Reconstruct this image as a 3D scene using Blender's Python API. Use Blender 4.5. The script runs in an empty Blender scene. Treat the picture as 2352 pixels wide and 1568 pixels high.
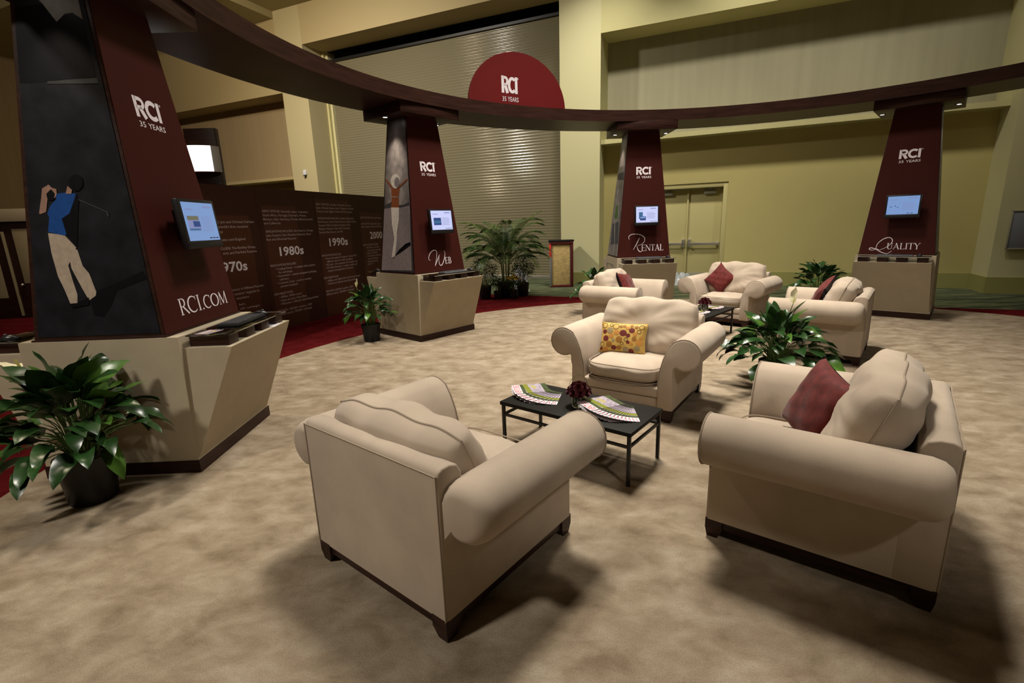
import bpy, bmesh, math, random
from mathutils import Vector, Matrix
PI = math.pi
scene = bpy.context.scene
COL = scene.collection

# ------------------------------------------------------------------ camera, exposure, light
F_PX, PITCH, ROLL, CAM_H = 1131.6, 0.2333, 0.0329, 1.65
cam_data = bpy.data.cameras.new('camera')
cam_data.sensor_width = 36.0
cam_data.lens = 36.0 * F_PX / 2352.0
cam_data.clip_end = 200
cam = bpy.data.objects.new('camera', cam_data)
COL.objects.link(cam)
_f = Vector((0, math.cos(PITCH), -math.sin(PITCH)))
_r = Vector((1, 0, 0))
_u = _r.cross(_f)
_cr, _sr = math.cos(ROLL), math.sin(ROLL)
_R = _r * _cr - _u * _sr
_U = _r * _sr + _u * _cr
cam.matrix_world = Matrix(((_R.x, _U.x, -_f.x, 0), (_R.y, _U.y, -_f.y, 0), (_R.z, _U.z, -_f.z, CAM_H), (0, 0, 0, 1)))
scene.camera = cam

vs = scene.view_settings
vs.view_transform = 'Standard'
vs.look = 'None'
vs.gamma = 1.0
vs.exposure = 0.0
vs.use_curve_mapping = False

world = bpy.data.worlds.new('hall_air')
scene.world = world
world.use_nodes = True
world.node_tree.nodes['Background'].inputs[0].default_value = (1.0, 0.84, 0.62, 1)
world.node_tree.nodes['Background'].inputs[1].default_value = 0.045


def area(name, loc, target, size, power, col):
    l = bpy.data.lights.new(name, 'AREA')
    l.shape = 'DISK'; l.size = size; l.energy = power; l.color = col
    o = bpy.data.objects.new(name, l); COL.objects.link(o)
    o.location = loc
    o.rotation_euler = (Vector(target) - Vector(loc)).to_track_quat('-Z', 'Y').to_euler()
    return o


def spot(name, loc, target, power, col, angle=70, blend=0.6, size=0.03):
    l = bpy.data.lights.new(name, 'SPOT')
    l.energy = power; l.color = col; l.spot_size = math.radians(angle); l.spot_blend = blend
    l.shadow_soft_size = size
    o = bpy.data.objects.new(name, l); COL.objects.link(o)
    o.location = loc
    o.rotation_euler = (Vector(target) - Vector(loc)).to_track_quat('-Z', 'Y').to_euler()
    return o


# house lights of the hall plus one added fill lamp, under the ceiling (position, power, colour)
NEUT = (1.0, 0.935, 0.82)
WARM = (1.0, 0.82, 0.58)
for lx, ly, pw, lc, sz, sp in ((0.9, 4.9, 190, NEUT, 1.2, 90), (0.6, 6.2, 105, NEUT, .9, 95), (2.8, 7.4, 190, NEUT, .9, 90),
                               (-6.0, -2.0, 520, NEUT, .9, 140), (3.6, -4.8, 330, NEUT, 1.0, 140), (-6.2, 4.6, 90, WARM, .8, 120)):  # the lamp behind the camera to the right is an added fill for chair sides
    l_ = area('house_and_fill_light', (lx, ly, 8.30), (lx, ly, 0), sz, pw, lc); l_.data.spread = math.radians(sp)
for lx, ly, pw, tx, ty, sp in ((1.65, 11.09, 68, 2.6, 13.6, 84), (4.4, 9.86, 54, 5.5, 12.5, 84), (7.1, 8.65, 44, 8.2, 11.3, 84), (-5.6, 10.3, 390, -3.4, 14.5, 124), (-8.4, 9.6, 300, -8.0, 17.5, 140)):   # wall washers along the back wall
    l_ = area('wall_washer', (lx, ly, 8.30), (tx, ty, 2.0 if lx > -7 else 4.5), .5, pw, NEUT if lx > -7 else WARM); l_.data.spread = math.radians(sp)

# ------------------------------------------------------------------ materials
def mat(name, col, rough=0.6, spec=0.3, metal=0.0, noise=None, bump=None, sheen=0.0, emit=None, trans=0.0, ior=1.45, alpha=1.0):
    """noise=(scale, amount, detail, stretch xyz) varies the colour; bump=(scale, strength)"""
    m = bpy.data.materials.new(name)
    m.use_nodes = True
    nt = m.node_tree
    b = nt.nodes['Principled BSDF']
    b.inputs['Base Color'].default_value = (*col, 1)
    b.inputs['Roughness'].default_value = rough
    b.inputs['Specular IOR Level'].default_value = spec
    b.inputs['Metallic'].default_value = metal
    b.inputs['IOR'].default_value = ior
    if sheen:
        b.inputs['Sheen Weight'].default_value = sheen
        b.inputs['Sheen Roughness'].default_value = 0.5
    if trans:
        b.inputs['Transmission Weight'].default_value = trans
    if alpha < 1:
        b.inputs['Alpha'].default_value = alpha
    if emit:
        b.inputs['Emission Color'].default_value = (*emit[0], 1)
        b.inputs['Emission Strength'].default_value = emit[1]
    if noise or bump:
        tc = nt.nodes.new('ShaderNodeTexCoord')
    if noise:
        sc, amt, det, st = tuple(noise) + ((3, (1, 1, 1)) if len(noise) == 2 else ((1, 1, 1),) if len(noise) == 3 else ())
        mp = nt.nodes.new('ShaderNodeMapping'); mp.inputs['Scale'].default_value = st
        nt.links.new(tc.outputs['Object'], mp.inputs['Vector'])
        nz = nt.nodes.new('ShaderNodeTexNoise'); nz.inputs['Scale'].default_value = sc; nz.inputs['Detail'].default_value = det
        nt.links.new(mp.outputs['Vector'], nz.inputs['Vector'])
        rp = nt.nodes.new('ShaderNodeValToRGB')
        rp.color_ramp.elements[0].position = 0.3; rp.color_ramp.elements[1].position = 0.7
        rp.color_ramp.elements[0].color = (*[c * (1 - amt) for c in col], 1)
        rp.color_ramp.elements[1].color = (*[min(1, c * (1 + amt)) for c in col], 1)
        nt.links.new(nz.outputs['Fac'], rp.inputs['Fac'])
        nt.links.new(rp.outputs['Color'], b.inputs['Base Color'])
    if bump:
        nb = nt.nodes.new('ShaderNodeTexNoise'); nb.inputs['Scale'].default_value = bump[0]; nb.inputs['Detail'].default_value = 3
        nt.links.new(tc.outputs['Object'], nb.inputs['Vector'])
        bp = nt.nodes.new('ShaderNodeBump'); bp.inputs['Strength'].default_value = bump[1]; bp.inputs['Distance'].default_value = 0.01
        nt.links.new(nb.outputs['Fac'], bp.inputs['Height'])
        nt.links.new(bp.outputs['Normal'], b.inputs['Normal'])
    return m


def carpet_mat(name, a, b_, c, scale, rot=0.0, stretch=(1, 1, 1), bump=0.5, pos=(0.3, 0.5, 0.7), dist=.6, det=5):
    m = bpy.data.materials.new(name); m.use_nodes = True
    nt = m.node_tree; b = nt.nodes['Principled BSDF']
    b.inputs['Roughness'].default_value = 0.95; b.inputs['Specular IOR Level'].default_value = 0.0
    tc = nt.nodes.new('ShaderNodeTexCoord')
    mp = nt.nodes.new('ShaderNodeMapping'); mp.inputs['Scale'].default_value = stretch; mp.inputs['Rotation'].default_value = (0, 0, rot)
    nt.links.new(tc.outputs['Object'], mp.inputs['Vector'])
    n1 = nt.nodes.new('ShaderNodeTexNoise'); n1.inputs['Scale'].default_value = scale; n1.inputs['Detail'].default_value = det; n1.inputs['Roughness'].default_value = 0.62; n1.inputs['Distortion'].default_value = dist
    nt.links.new(mp.outputs['Vector'], n1.inputs['Vector'])
    rp = nt.nodes.new('ShaderNodeValToRGB')
    e = rp.color_ramp.elements
    e[0].position = pos[0]; e[0].color = (*a, 1); e[1].position = pos[2]; e[1].color = (*c, 1)
    k = e.new(pos[1]); k.color = (*b_, 1)
    nt.links.new(n1.outputs['Fac'], rp.inputs['Fac'])
    n2 = nt.nodes.new('ShaderNodeTexNoise'); n2.inputs['Scale'].default_value = 160; n2.inputs['Detail'].default_value = 2
    nt.links.new(tc.outputs['Object'], n2.inputs['Vector'])
    mx = nt.nodes.new('ShaderNodeMix'); mx.data_type = 'RGBA'; mx.blend_type = 'MULTIPLY'; mx.inputs[0].default_value = 0.35
    nt.links.new(rp.outputs['Color'], mx.inputs[6])
    r2 = nt.nodes.new('ShaderNodeValToRGB'); r2.color_ramp.elements[0].position = .35; r2.color_ramp.elements[0].color = (.5, .5, .5, 1); r2.color_ramp.elements[1].position = .6; r2.color_ramp.elements[1].color = (1, 1, 1, 1)
    nt.links.new(n2.outputs['Fac'], r2.inputs['Fac'])
    nt.links.new(r2.outputs['Color'], mx.inputs[7])
    nt.links.new(mx.outputs[2], b.inputs['Base Color'])
    bp = nt.nodes.new('ShaderNodeBump'); bp.inputs['Strength'].default_value = bump; bp.inputs['Distance'].default_value = 0.006
    nt.links.new(n2.outputs['Fac'], bp.inputs['Height'])
    nt.links.new(bp.outputs['Normal'], b.inputs['Normal'])
    return m


ROOM_A = math.radians(-24)
M = {}
M['beige_carpet'] = carpet_mat('beige_carpet', (.185, .138, .090), (.280, .220, .155), (.375, .312, .232), 4.2, stretch=(1, 1.5, 1), rot=.5, dist=.25, det=8, pos=(.30, .5, .70))
M['red_carpet'] = carpet_mat('red_carpet', (.058, .005, .006), (.080, .0075, .0085), (.105, .011, .012), 5.0)
M['hall_carpet'] = carpet_mat('hall_carpet', (.030, .038, .026), (.095, .11, .062), (.20, .21, .11), 1.5, rot=-ROOM_A, stretch=(.7, 7, 1), pos=(.36, .5, .66))
M['suede'] = mat('suede', (.41, .332, .260), .85, .12, noise=(3.5, .11, 5), bump=(350, .12), sheen=.12)
M['suede_pipe'] = mat('suede_pipe', (.31, .25, .19), .85, .1)
M['dark_wood'] = mat('dark_wood', (.024, .0085, .006), .40, .28, noise=(4, .45, 5, (1, 1, 12)))
M['beam_wood'] = mat('beam_wood', (.029, .0112, .0075), .42, .24, noise=(3, .35, 5, (1, 1, 8)))
M['red_panel'] = mat('red_panel', (.042, .0085, .0065), .45, .14)
M['sign_red'] = mat('sign_red', (.125, .0105, .0105), .55, .12)
M['laminate'] = mat('laminate', (.40, .335, .24), .55, .3, noise=(6, .04, 3))
M['laminate_edge'] = mat('laminate_edge', (.50, .40, .28), .5, .3)
M['timeline_brown'] = mat('timeline_brown', (.040, .0125, .0075), .55, .25)
M['timeline_band'] = mat('timeline_band', (.070, .022, .010), .55, .25)
M['letter'] = mat('letter', (.72, .66, .70), .6, .2)
M['letter_dim'] = mat('letter_dim', (.42, .34, .33), .6, .2)
M['ghost'] = mat('ghost_figures', (.058, .020, .012), .6, .2)
M['black'] = mat('black', (.008, .008, .009), .4, .4)
M['black_plastic'] = mat('black_plastic', (.012, .012, .014), .3, .5)
M['black_metal'] = mat('black_metal', (.012, .011, .010), .45, .5)
M['table_top'] = mat('table_top', (.009, .008, .0065), .6, .18, bump=(120, .12))
M['glass'] = mat('clear_glass', (.9, .95, .93), .02, .5, trans=1.0, ior=1.45)
M['water'] = mat('water', (.75, .85, .7), .02, .5, trans=1.0, ior=1.33)
M['pillar_tan'] = mat('pillar_paint_tan', (.44, .385, .225), .85, .15)
M['wall_tan'] = mat('wall_paint_tan', (.40, .325, .175), .85, .15)
M['wall'] = mat('wall_paint', (.50, .465, .235), .85, .15, noise=(1.2, .02, 2))
M['wall_lower'] = mat('wall_paint_lower', (.46, .40, .165), .85, .15, noise=(1.2, .02, 2))
M['pillar'] = mat('pillar_paint', (.56, .53, .31), .85, .15)
M['fabric_wall'] = mat('wall_fabric', (.325, .305, .205), .9, .1, noise=(6, .06, 4, (1.0, 1.0, .04)))
M['fabric_left'] = mat('wall_fabric_left', (.33, .25, .145), .9, .1, noise=(6, .06, 4, (1.0, 1.0, .04)))
M['cove'] = mat('cove_base', (.30, .285, .10), .7, .2)
M['ceiling'] = mat('ceiling_paint', (.42, .37, .22), .9, .1)
M['shutter'] = mat('shutter_metal', (.175, .155, .098), .15, .26)
M['steel'] = mat('steel', (.62, .60, .55), .3, .5, metal=.9)
M['door'] = mat('door_paint', (.46, .41, .185), .6, .3)
M['grey_plate'] = mat('grey_plate', (.30, .29, .22), .5, .4)
M['screen_white'] = mat('screen_white', (.02, .02, .02), .3, .3, emit=((.62, .66, 1.0), .95))
M['screen_blue'] = mat('screen_blue', (.02, .02, .02), .3, .3, emit=((.30, .50, .95), .60))
M['screen_navy'] = mat('screen_navy', (.02, .02, .02), .3, .3, emit=((.03, .10, .38), .5))
M['screen_mid'] = mat('screen_mid', (.02, .02, .02), .3, .3, emit=((.06, .22, .45), .6))
M['screen_sand'] = mat('screen_sand', (.02, .02, .02), .3, .3, emit=((.22, .22, .15), .6))
M['screen_line'] = mat('screen_line', (.02, .02, .02), .3, .3, emit=((.34, .38, .72), .6))
M['screen_black'] = mat('screen_black', (.01, .01, .012), .3, .3)
M['light_white'] = mat('light_white', (.8, .8, .8), .4, .3, emit=((1.0, .99, .95), 1.6))
M['light_side'] = mat('light_side', (.62, .63, .66), .5, .3)
M['lens'] = mat('lamp_lens', (.9, .9, .9), .2, .5, emit=((1.0, .93, .82), 14.0))
M['leaf'] = mat('lily_leaf', (.015, .045, .010), .28, .5, noise=(9, .45, 3))
M['leaf_light'] = mat('lily_leaf_light', (.050, .115, .016), .30, .5, noise=(9, .3, 3))
M['stem'] = mat('stem_green', (.06, .11, .025), .5, .3)
M['spathe'] = mat('spathe_cream', (.66, .60, .40), .5, .3)
M['spadix'] = mat('spadix_yellow', (.50, .43, .12), .7, .2)
M['palm'] = mat('palm_green', (.035, .085, .016), .4, .4, noise=(8, .4, 3))
M['palm_light'] = mat('palm_tip_green', (.13, .20, .030), .4, .4)
M['cane'] = mat('cane_green', (.13, .14, .05), .5, .3)
M['shrub'] = mat('shrub_green', (.030, .060, .018), .5, .3, noise=(20, .5, 2))
M['mum'] = mat('mum_yellow', (.55, .36, .03), .7, .2)
M['soil'] = mat('potting_soil', (.02, .014, .009), .95, .1, bump=(60, .6))
M['rose'] = mat('rose_red', (.055, .004, .007), .6, .25)
M['pillow_red'] = mat('pillow_red', (.105, .012, .010), .7, .2, noise=(24, .32, 2), sheen=.15)
M['pillow_black'] = mat('pillow_black', (.008, .005, .005), .8, .2)
M['gold'] = mat('pillow_gold', (.50, .325, .085), .6, .25, noise=(14, .12, 2))
M['dot_red'] = mat('dot_burgundy', (.13, .022, .020), .6, .2)
M['dot_brown'] = mat('dot_brown', (.27, .12, .025), .6, .2)
M['dot_grey'] = mat('dot_grey', (.27, .21, .11), .6, .2)
M['dot_ring'] = mat('dot_ring', (.10, .055, .022), .6, .2)
M['dot_orange'] = mat('dot_orange', (.46, .21, .05), .6, .2)
M['paper'] = mat('paper_white', (.72, .68, .73), .35, .4)
M['page_edge'] = mat('page_edge', (.22, .18, .20), .7, .2)
M['cover_green'] = mat('cover_green', (.20, .22, .03), .35, .3)
M['cover_lilac'] = mat('cover_lilac', (.36, .31, .38), .35, .3, noise=(60, .45, 2))
M['cover_tree'] = mat('cover_tree', (.055, .075, .03), .35, .3, noise=(80, .5, 2))
M['cover_road'] = mat('cover_road', (.42, .36, .16), .35, .4)
M['cover_red'] = mat('cover_red', (.50, .045, .06), .35, .4)
M['plywood'] = mat('plywood', (.50, .36, .15), .7, .2, noise=(2.2, .22, 6, (4, 4, 9)))
M['ply_grey'] = mat('ply_grey', (.17, .17, .165), .6, .3)
M['bright_red'] = mat('bright_red', (.75, .05, .03), .5, .3)
M['crimson_frame'] = mat('crimson_frame', (.085, .013, .011), .5, .25)
M['plastic_film'] = mat('plastic_film', (.55, .58, .60), .25, .5, trans=.35)
M['white_stuff'] = mat('white_cloth', (.70, .70, .78), .6, .3)
M['booth_pane'] = mat('booth_pane', (.33, .28, .17), .5, .3)
M['booth_cream'] = mat('booth_cream', (.46, .40, .29), .6, .3)
M['sign_blue'] = mat('sign_blue', (.20, .21, .24), .5, .3)
for n_, c_ in dict(pic_sky=(.17, .17, .17), pic_grass=(.032, .034, .035), pic_path=(.030, .031, .037), pic_black=(.004, .004, .006), pic_khaki=(.40, .33, .26),
                   pic_shade=(.06, .045, .04), pic_blue=(.012, .062, .25), pic_skin=(.30, .18, .14), pic_white=(.30, .28, .28), pic_cloud=(.36, .33, .34),
                   pic_sand=(.25, .215, .24), pic_hill=(.055, .055, .065), pic_tan=(.24, .075, .030), pic_linen=(.66, .63, .62), pic_shade2=(.22, .20, .23), pic_green=(.055, .12, .03)).items():
    M[n_] = mat(n_, c_, .5, .12, noise=(25, .12, 3))
M['pic_base1'] = mat('pic_golf_ground', (.0125, .013, .0165), .55, .09, noise=(7, .35, 5))
M['pic_base2'] = mat('pic_grey_sky', (.135, .125, .138), .38, .35, noise=(5, .40, 4))
_nt = M['pic_base2'].node_tree; _tc = _nt.nodes.new('ShaderNodeTexCoord'); _mp = _nt.nodes.new('ShaderNodeMapping')   # the printed sky: a pale cloud column on grey
_mp.inputs['Location'].default_value = (0, -.02, -2.35); _mp.vector_type = 'TEXTURE'; _mp.inputs['Location'].default_value = (-.38, -.02, 2.25); _mp.inputs['Scale'].default_value = (3, .42, 1.0)
_gr = _nt.nodes.new('ShaderNodeTexGradient'); _gr.gradient_type = 'SPHERICAL'; _nz = _nt.nodes.new('ShaderNodeTexNoise'); _nz.inputs['Scale'].default_value = 9; _nz.inputs['Detail'].default_value = 6
_ma = _nt.nodes.new('ShaderNodeMath'); _ma.operation = 'MULTIPLY'; _rp = _nt.nodes.new('ShaderNodeValToRGB')
_rp.color_ramp.elements[0].color = (.05, .047, .055, 1); _rp.color_ramp.elements[1].color = (.36, .33, .34, 1); _rp.color_ramp.elements[1].position = .42
_nt.links.new(_tc.outputs['Object'], _mp.inputs['Vector']); _nt.links.new(_mp.outputs['Vector'], _gr.inputs['Vector']); _nt.links.new(_tc.outputs['Object'], _nz.inputs['Vector'])
_nt.links.new(_gr.outputs['Fac'], _ma.inputs[0]); _nt.links.new(_nz.outputs['Fac'], _ma.inputs[1]); _nt.links.new(_ma.outputs[0], _rp.inputs['Fac']); _nt.links.new(_rp.outputs['Color'], _nt.nodes['Principled BSDF'].inputs['Base Color'])
M['pic_base3'] = mat('pic_grey_city', (.17, .16, .165), .38, .35, noise=(9, .4, 5))


# ------------------------------------------------------------------ mesh helpers
class MB:
    """collects shapes and links them as ONE mesh object"""
    def __init__(self):
        self.bm = bmesh.new(); self.mats = []

    def mi(self, m):
        m = M[m] if isinstance(m, str) else m
        if m not in self.mats: self.mats.append(m)
        return self.mats.index(m)

    def _done(self, faces, m, smooth=False):
        i = self.mi(m)
        for f in faces: f.material_index = i; f.smooth = smooth

    def box(self, c, s, m, bevel=0.0, seg=2, rot=None):
        mtx = Matrix.Translation(c) @ (rot.to_4x4() if rot else Matrix()) @ Matrix.Diagonal((*s, 1))
        r = bmesh.ops.create_cube(self.bm, size=1.0, matrix=mtx)
        vs_ = r['verts']; fs = set(f for v in vs_ for f in v.link_faces)
        self._done(fs, m)
        if bevel:
            es = list(set(e for v in vs_ for e in v.link_edges))
            rb = bmesh.ops.bevel(self.bm, geom=es, offset=bevel, segments=seg, profile=.5, affect='EDGES')
            self._done(rb['faces'], m, True)
        return self

    def poly(self, pts, m):
        f = self.bm.faces.new([self.bm.verts.new(p) for p in pts]); self._done([f], m); return f

    def hull(self, pts, m):
        r = bmesh.ops.convex_hull(self.bm, input=[self.bm.verts.new(p) for p in pts])
        self._done([g for g in r['geom'] if isinstance(g, bmesh.types.BMFace)], m)
        return self

    def prism(self, pts, off, m, bevel=0.0, seg=3, smooth=True):
        """closed outline pts (3-D) pushed along vector off; rim edges bevelled"""
        off = Vector(off); n = len(pts)
        a = [self.bm.verts.new(p) for p in pts]; b = [self.bm.verts.new(Vector(p) + off) for p in pts]
        fs = [self.bm.faces.new(a), self.bm.faces.new(list(reversed(b)))]
        for i in range(n):
            j = (i + 1) % n
            f = self.bm.faces.new([a[j], a[i], b[i], b[j]]); fs.append(f)
        self._done(fs, m, smooth)
        bmesh.ops.recalc_face_normals(self.bm, faces=fs)
        if bevel:
            es = [e for f in fs[:2] for e in f.edges]
            rb = bmesh.ops.bevel(self.bm, geom=es, offset=bevel, segments=seg, profile=.5, affect='EDGES')
            self._done(rb['faces'], m, True)
        return self

    def tube(self, pts, r, m, n=8, closed=False, smooth=True):
        pts = [Vector(p) for p in pts]; k = len(pts)
        rr = r if isinstance(r, (list, tuple)) else [r] * k
        rings = []; prev = None
        for i, p in enumerate(pts):
            if closed: t = (pts[(i + 1) % k] - pts[i - 1])
            else: t = (pts[min(i + 1, k - 1)] - pts[max(i - 1, 0)])
            t.normalize()
            if prev is None:
                a = Vector((0, 0, 1)) if abs(t.z) < .9 else Vector((1, 0, 0)); a = (a - t * a.dot(t)).normalized()
            else:
                a = prev - t * prev.dot(t); a = a.normalized() if a.length > 1e-6 else t.orthogonal().normalized()
            prev = a; b = t.cross(a)
            rings.append([self.bm.verts.new(p + (a * math.cos(2 * PI * j / n) + b * math.sin(2 * PI * j / n)) * rr[i]) for j in range(n)])
        fs = []
        for i in range(k if closed else k - 1):
            A, B = rings[i], rings[(i + 1) % k]
            for j in range(n): fs.append(self.bm.faces.new([A[j], A[(j + 1) % n], B[(j + 1) % n], B[j]]))
        if not closed:
            fs.append(self.bm.faces.new(list(reversed(rings[0])))); fs.append(self.bm.faces.new(rings[-1]))
        self._done(fs, m, smooth)
        return self

    def lathe(self, prof, m, n=24, c=(0, 0, 0), smooth=True):
        rings = []
        for r, z in prof:
            if r < 1e-6: rings.append([self.bm.verts.new((c[0], c[1], c[2] + z))])
            else: rings.append([self.bm.verts.new((c[0] + r * math.cos(2 * PI * j / n), c[1] + r * math.sin(2 * PI * j / n), c[2] + z)) for j in range(n)])
        fs = []
        for A, B in zip(rings, rings[1:]):
            for j in range(n):
                j2 = (j + 1) % n
                q = [A[0] if len(A) == 1 else A[j], A[0] if len(A) == 1 else A[j2], B[0] if len(B) == 1 else B[j2], B[0] if len(B) == 1 else B[j]]
                u = []
                for v in q:
                    if v not in u: u.append(v)
                if len(u) > 2: fs.append(self.bm.faces.new(u))
        self._done(fs, m, smooth)
        return self

    def grid(self, fn, nu, nv, m, smooth=True, wrap=False):
        vv = [[self.bm.verts.new(fn(i / nu, j / nv)) for j in range(nv + 1)] for i in range(nu + 1)]
        fs = [self.bm.faces.new([vv[i][j], vv[i + 1][j], vv[i + 1][j + 1], vv[i][j + 1]]) for i in range(nu) for j in range(nv)]
        self._done(fs, m, smooth)
        return self

    def ball(self, c, r, m, seg=10, rings=7, scale=(1, 1, 1)):
        mt = Matrix.Translation(c) @ Matrix.Diagonal((*scale, 1))
        rr = bmesh.ops.create_uvsphere(self.bm, u_segments=seg, v_segments=rings, radius=r, matrix=mt)
        self._done(set(f for v in rr['verts'] for f in v.link_faces), m, True)
        return self

    def build(self, name, parent=None, loc=None, rotz=0.0, label=None, cat=None, group=None, kind=None, sharp=40, recalc=False, subsurf=0):
        if recalc: bmesh.ops.recalc_face_normals(self.bm, faces=self.bm.faces[:])
        me = bpy.data.meshes.new(name)
        self.bm.to_mesh(me); self.bm.free()
        for mm in self.mats: me.materials.append(mm)
        try: me.set_sharp_from_angle(angle=math.radians(sharp))
        except Exception: pass
        o = bpy.data.objects.new(name, me); COL.objects.link(o)
        if parent: o.parent = parent
        if loc: o.location = loc
        o.rotation_euler = (0, 0, rotz)
        if subsurf:
            s = o.modifiers.new('sub', 'SUBSURF'); s.levels = subsurf; s.render_levels = subsurf
        tag(o, label, cat, group, kind)
        return o


def tag(o, label=None, cat=None, group=None, kind=None):
    if label: o['label'] = label
    if cat: o['category'] = cat
    if group: o['group'] = group
    if kind: o['kind'] = kind
    return o


def empty(name, loc, rotz=0.0, label=None, cat=None, group=None):
    o = bpy.data.objects.new(name, None); COL.objects.link(o)
    o.location = loc; o.rotation_euler = (0, 0, rotz); o.empty_display_size = .1
    return tag(o, label, cat, group)


KIDS = {}
def kids(o):
    return [c for c in bpy.data.objects if c.parent == o]


def copy_tree(o, parent=None):
    c = o.copy(); COL.objects.link(c)
    if parent is not None: c.parent = parent
    for ch in kids(o): copy_tree(ch, c)
    return c


def frame_pt(o, x, y): return Vector(o) + Vector(x) + Vector(y)


# ------------------------------------------------------------------ lettering
_font_cache = {}
def text_tris(s, bold=0.0):
    """flat mesh of a string in the built-in font: (verts, faces, width), cap height 1"""
    key = (s, bold)
    if key in _font_cache: return _font_cache[key]
    def raw(t):
        cu = bpy.data.curves.new('t', 'FONT'); cu.body = t; cu.size = 1.0; cu.resolution_u = 2; cu.fill_mode = 'FRONT'; cu.offset = bold
        ob = bpy.data.objects.new('t', cu); COL.objects.link(ob)
        bpy.context.view_layer.update()
        dg = bpy.context.evaluated_depsgraph_get()
        me = bpy.data.meshes.new_from_object(ob.evaluated_get(dg))
        v = [(p.co.x, p.co.y) for p in me.vertices]; f = [tuple(p.vertices) for p in me.polygons]
        bpy.data.objects.remove(ob); bpy.data.curves.remove(cu); bpy.data.meshes.remove(me)
        return v, f
    if 'cap' not in _font_cache:
        v, f = raw('H'); _font_cache['cap'] = max(y for x, y in v)
    ch = _font_cache['cap']
    v, f = raw(s)
    v = [(x / ch, y / ch) for x, y in v]
    x0 = min(x for x, y in v); x1 = max(x for x, y in v)
    _font_cache[key] = ([(x - x0, y) for x, y in v], f, x1 - x0)
    return _font_cache[key]


def put_text(mb, s, place, h, m, width=None, bold=0.0):
    """place(x, y) -> 3-D point; x, y in metres from the baseline start; optional width squeezes the line"""
    v, f, w = text_tris(s, bold)
    sx = (width / w) if width else h
    vv = [mb.bm.verts.new(place(x * sx, y * h)) for x, y in v]
    i = mb.mi(m)
    for q in f:
        try:
            fc = mb.bm.faces.new([vv[k] for k in q]); fc.material_index = i
        except ValueError: pass


def put_strokes(mb, strokes, place, m):
    """strokes: list of (points, width | widths) in 2-D -> flat ribbons"""
    i = mb.mi(m)
    for pts, w in strokes:
        n = len(pts); ws = w if isinstance(w, (list, tuple)) else [w] * n
        L_, R_ = [], []
        for k in range(n):
            a = pts[max(k - 1, 0)]; b = pts[min(k + 1, n - 1)]
            dx, dy = b[0] - a[0], b[1] - a[1]; d = math.hypot(dx, dy) or 1
            nx, ny = -dy / d * ws[k] / 2, dx / d * ws[k] / 2
            L_.append(mb.bm.verts.new(place(pts[k][0] + nx, pts[k][1] + ny)))
            R_.append(mb.bm.verts.new(place(pts[k][0] - nx, pts[k][1] - ny)))
        for k in range(n - 1):
            f = mb.bm.faces.new([L_[k], R_[k], R_[k + 1], L_[k + 1]]); f.material_index = i


def arc(cx, cy, rx, ry, a0, a1, n=14):
    return [(cx + rx * math.cos(math.radians(a0 + (a1 - a0) * k / n)), cy + ry * math.sin(math.radians(a0 + (a1 - a0) * k / n))) for k in range(n + 1)]


def spline(p, n=6):
    q = [p[0]] + list(p) + [p[-1]]; out = []
    for i in range(1, len(q) - 2):
        for k in range(n):
            t = k / n
            out.append(tuple(.5 * ((2 * q[i][d]) + (-q[i - 1][d] + q[i + 1][d]) * t + (2 * q[i - 1][d] - 5 * q[i][d] + 4 * q[i + 1][d] - q[i + 2][d]) * t * t + (-q[i - 1][d] + 3 * q[i][d] - 3 * q[i + 1][d] + q[i + 2][d]) * t ** 3) for d in range(len(p[0]))))
    out.append(tuple(p[-1])); return out


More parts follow.
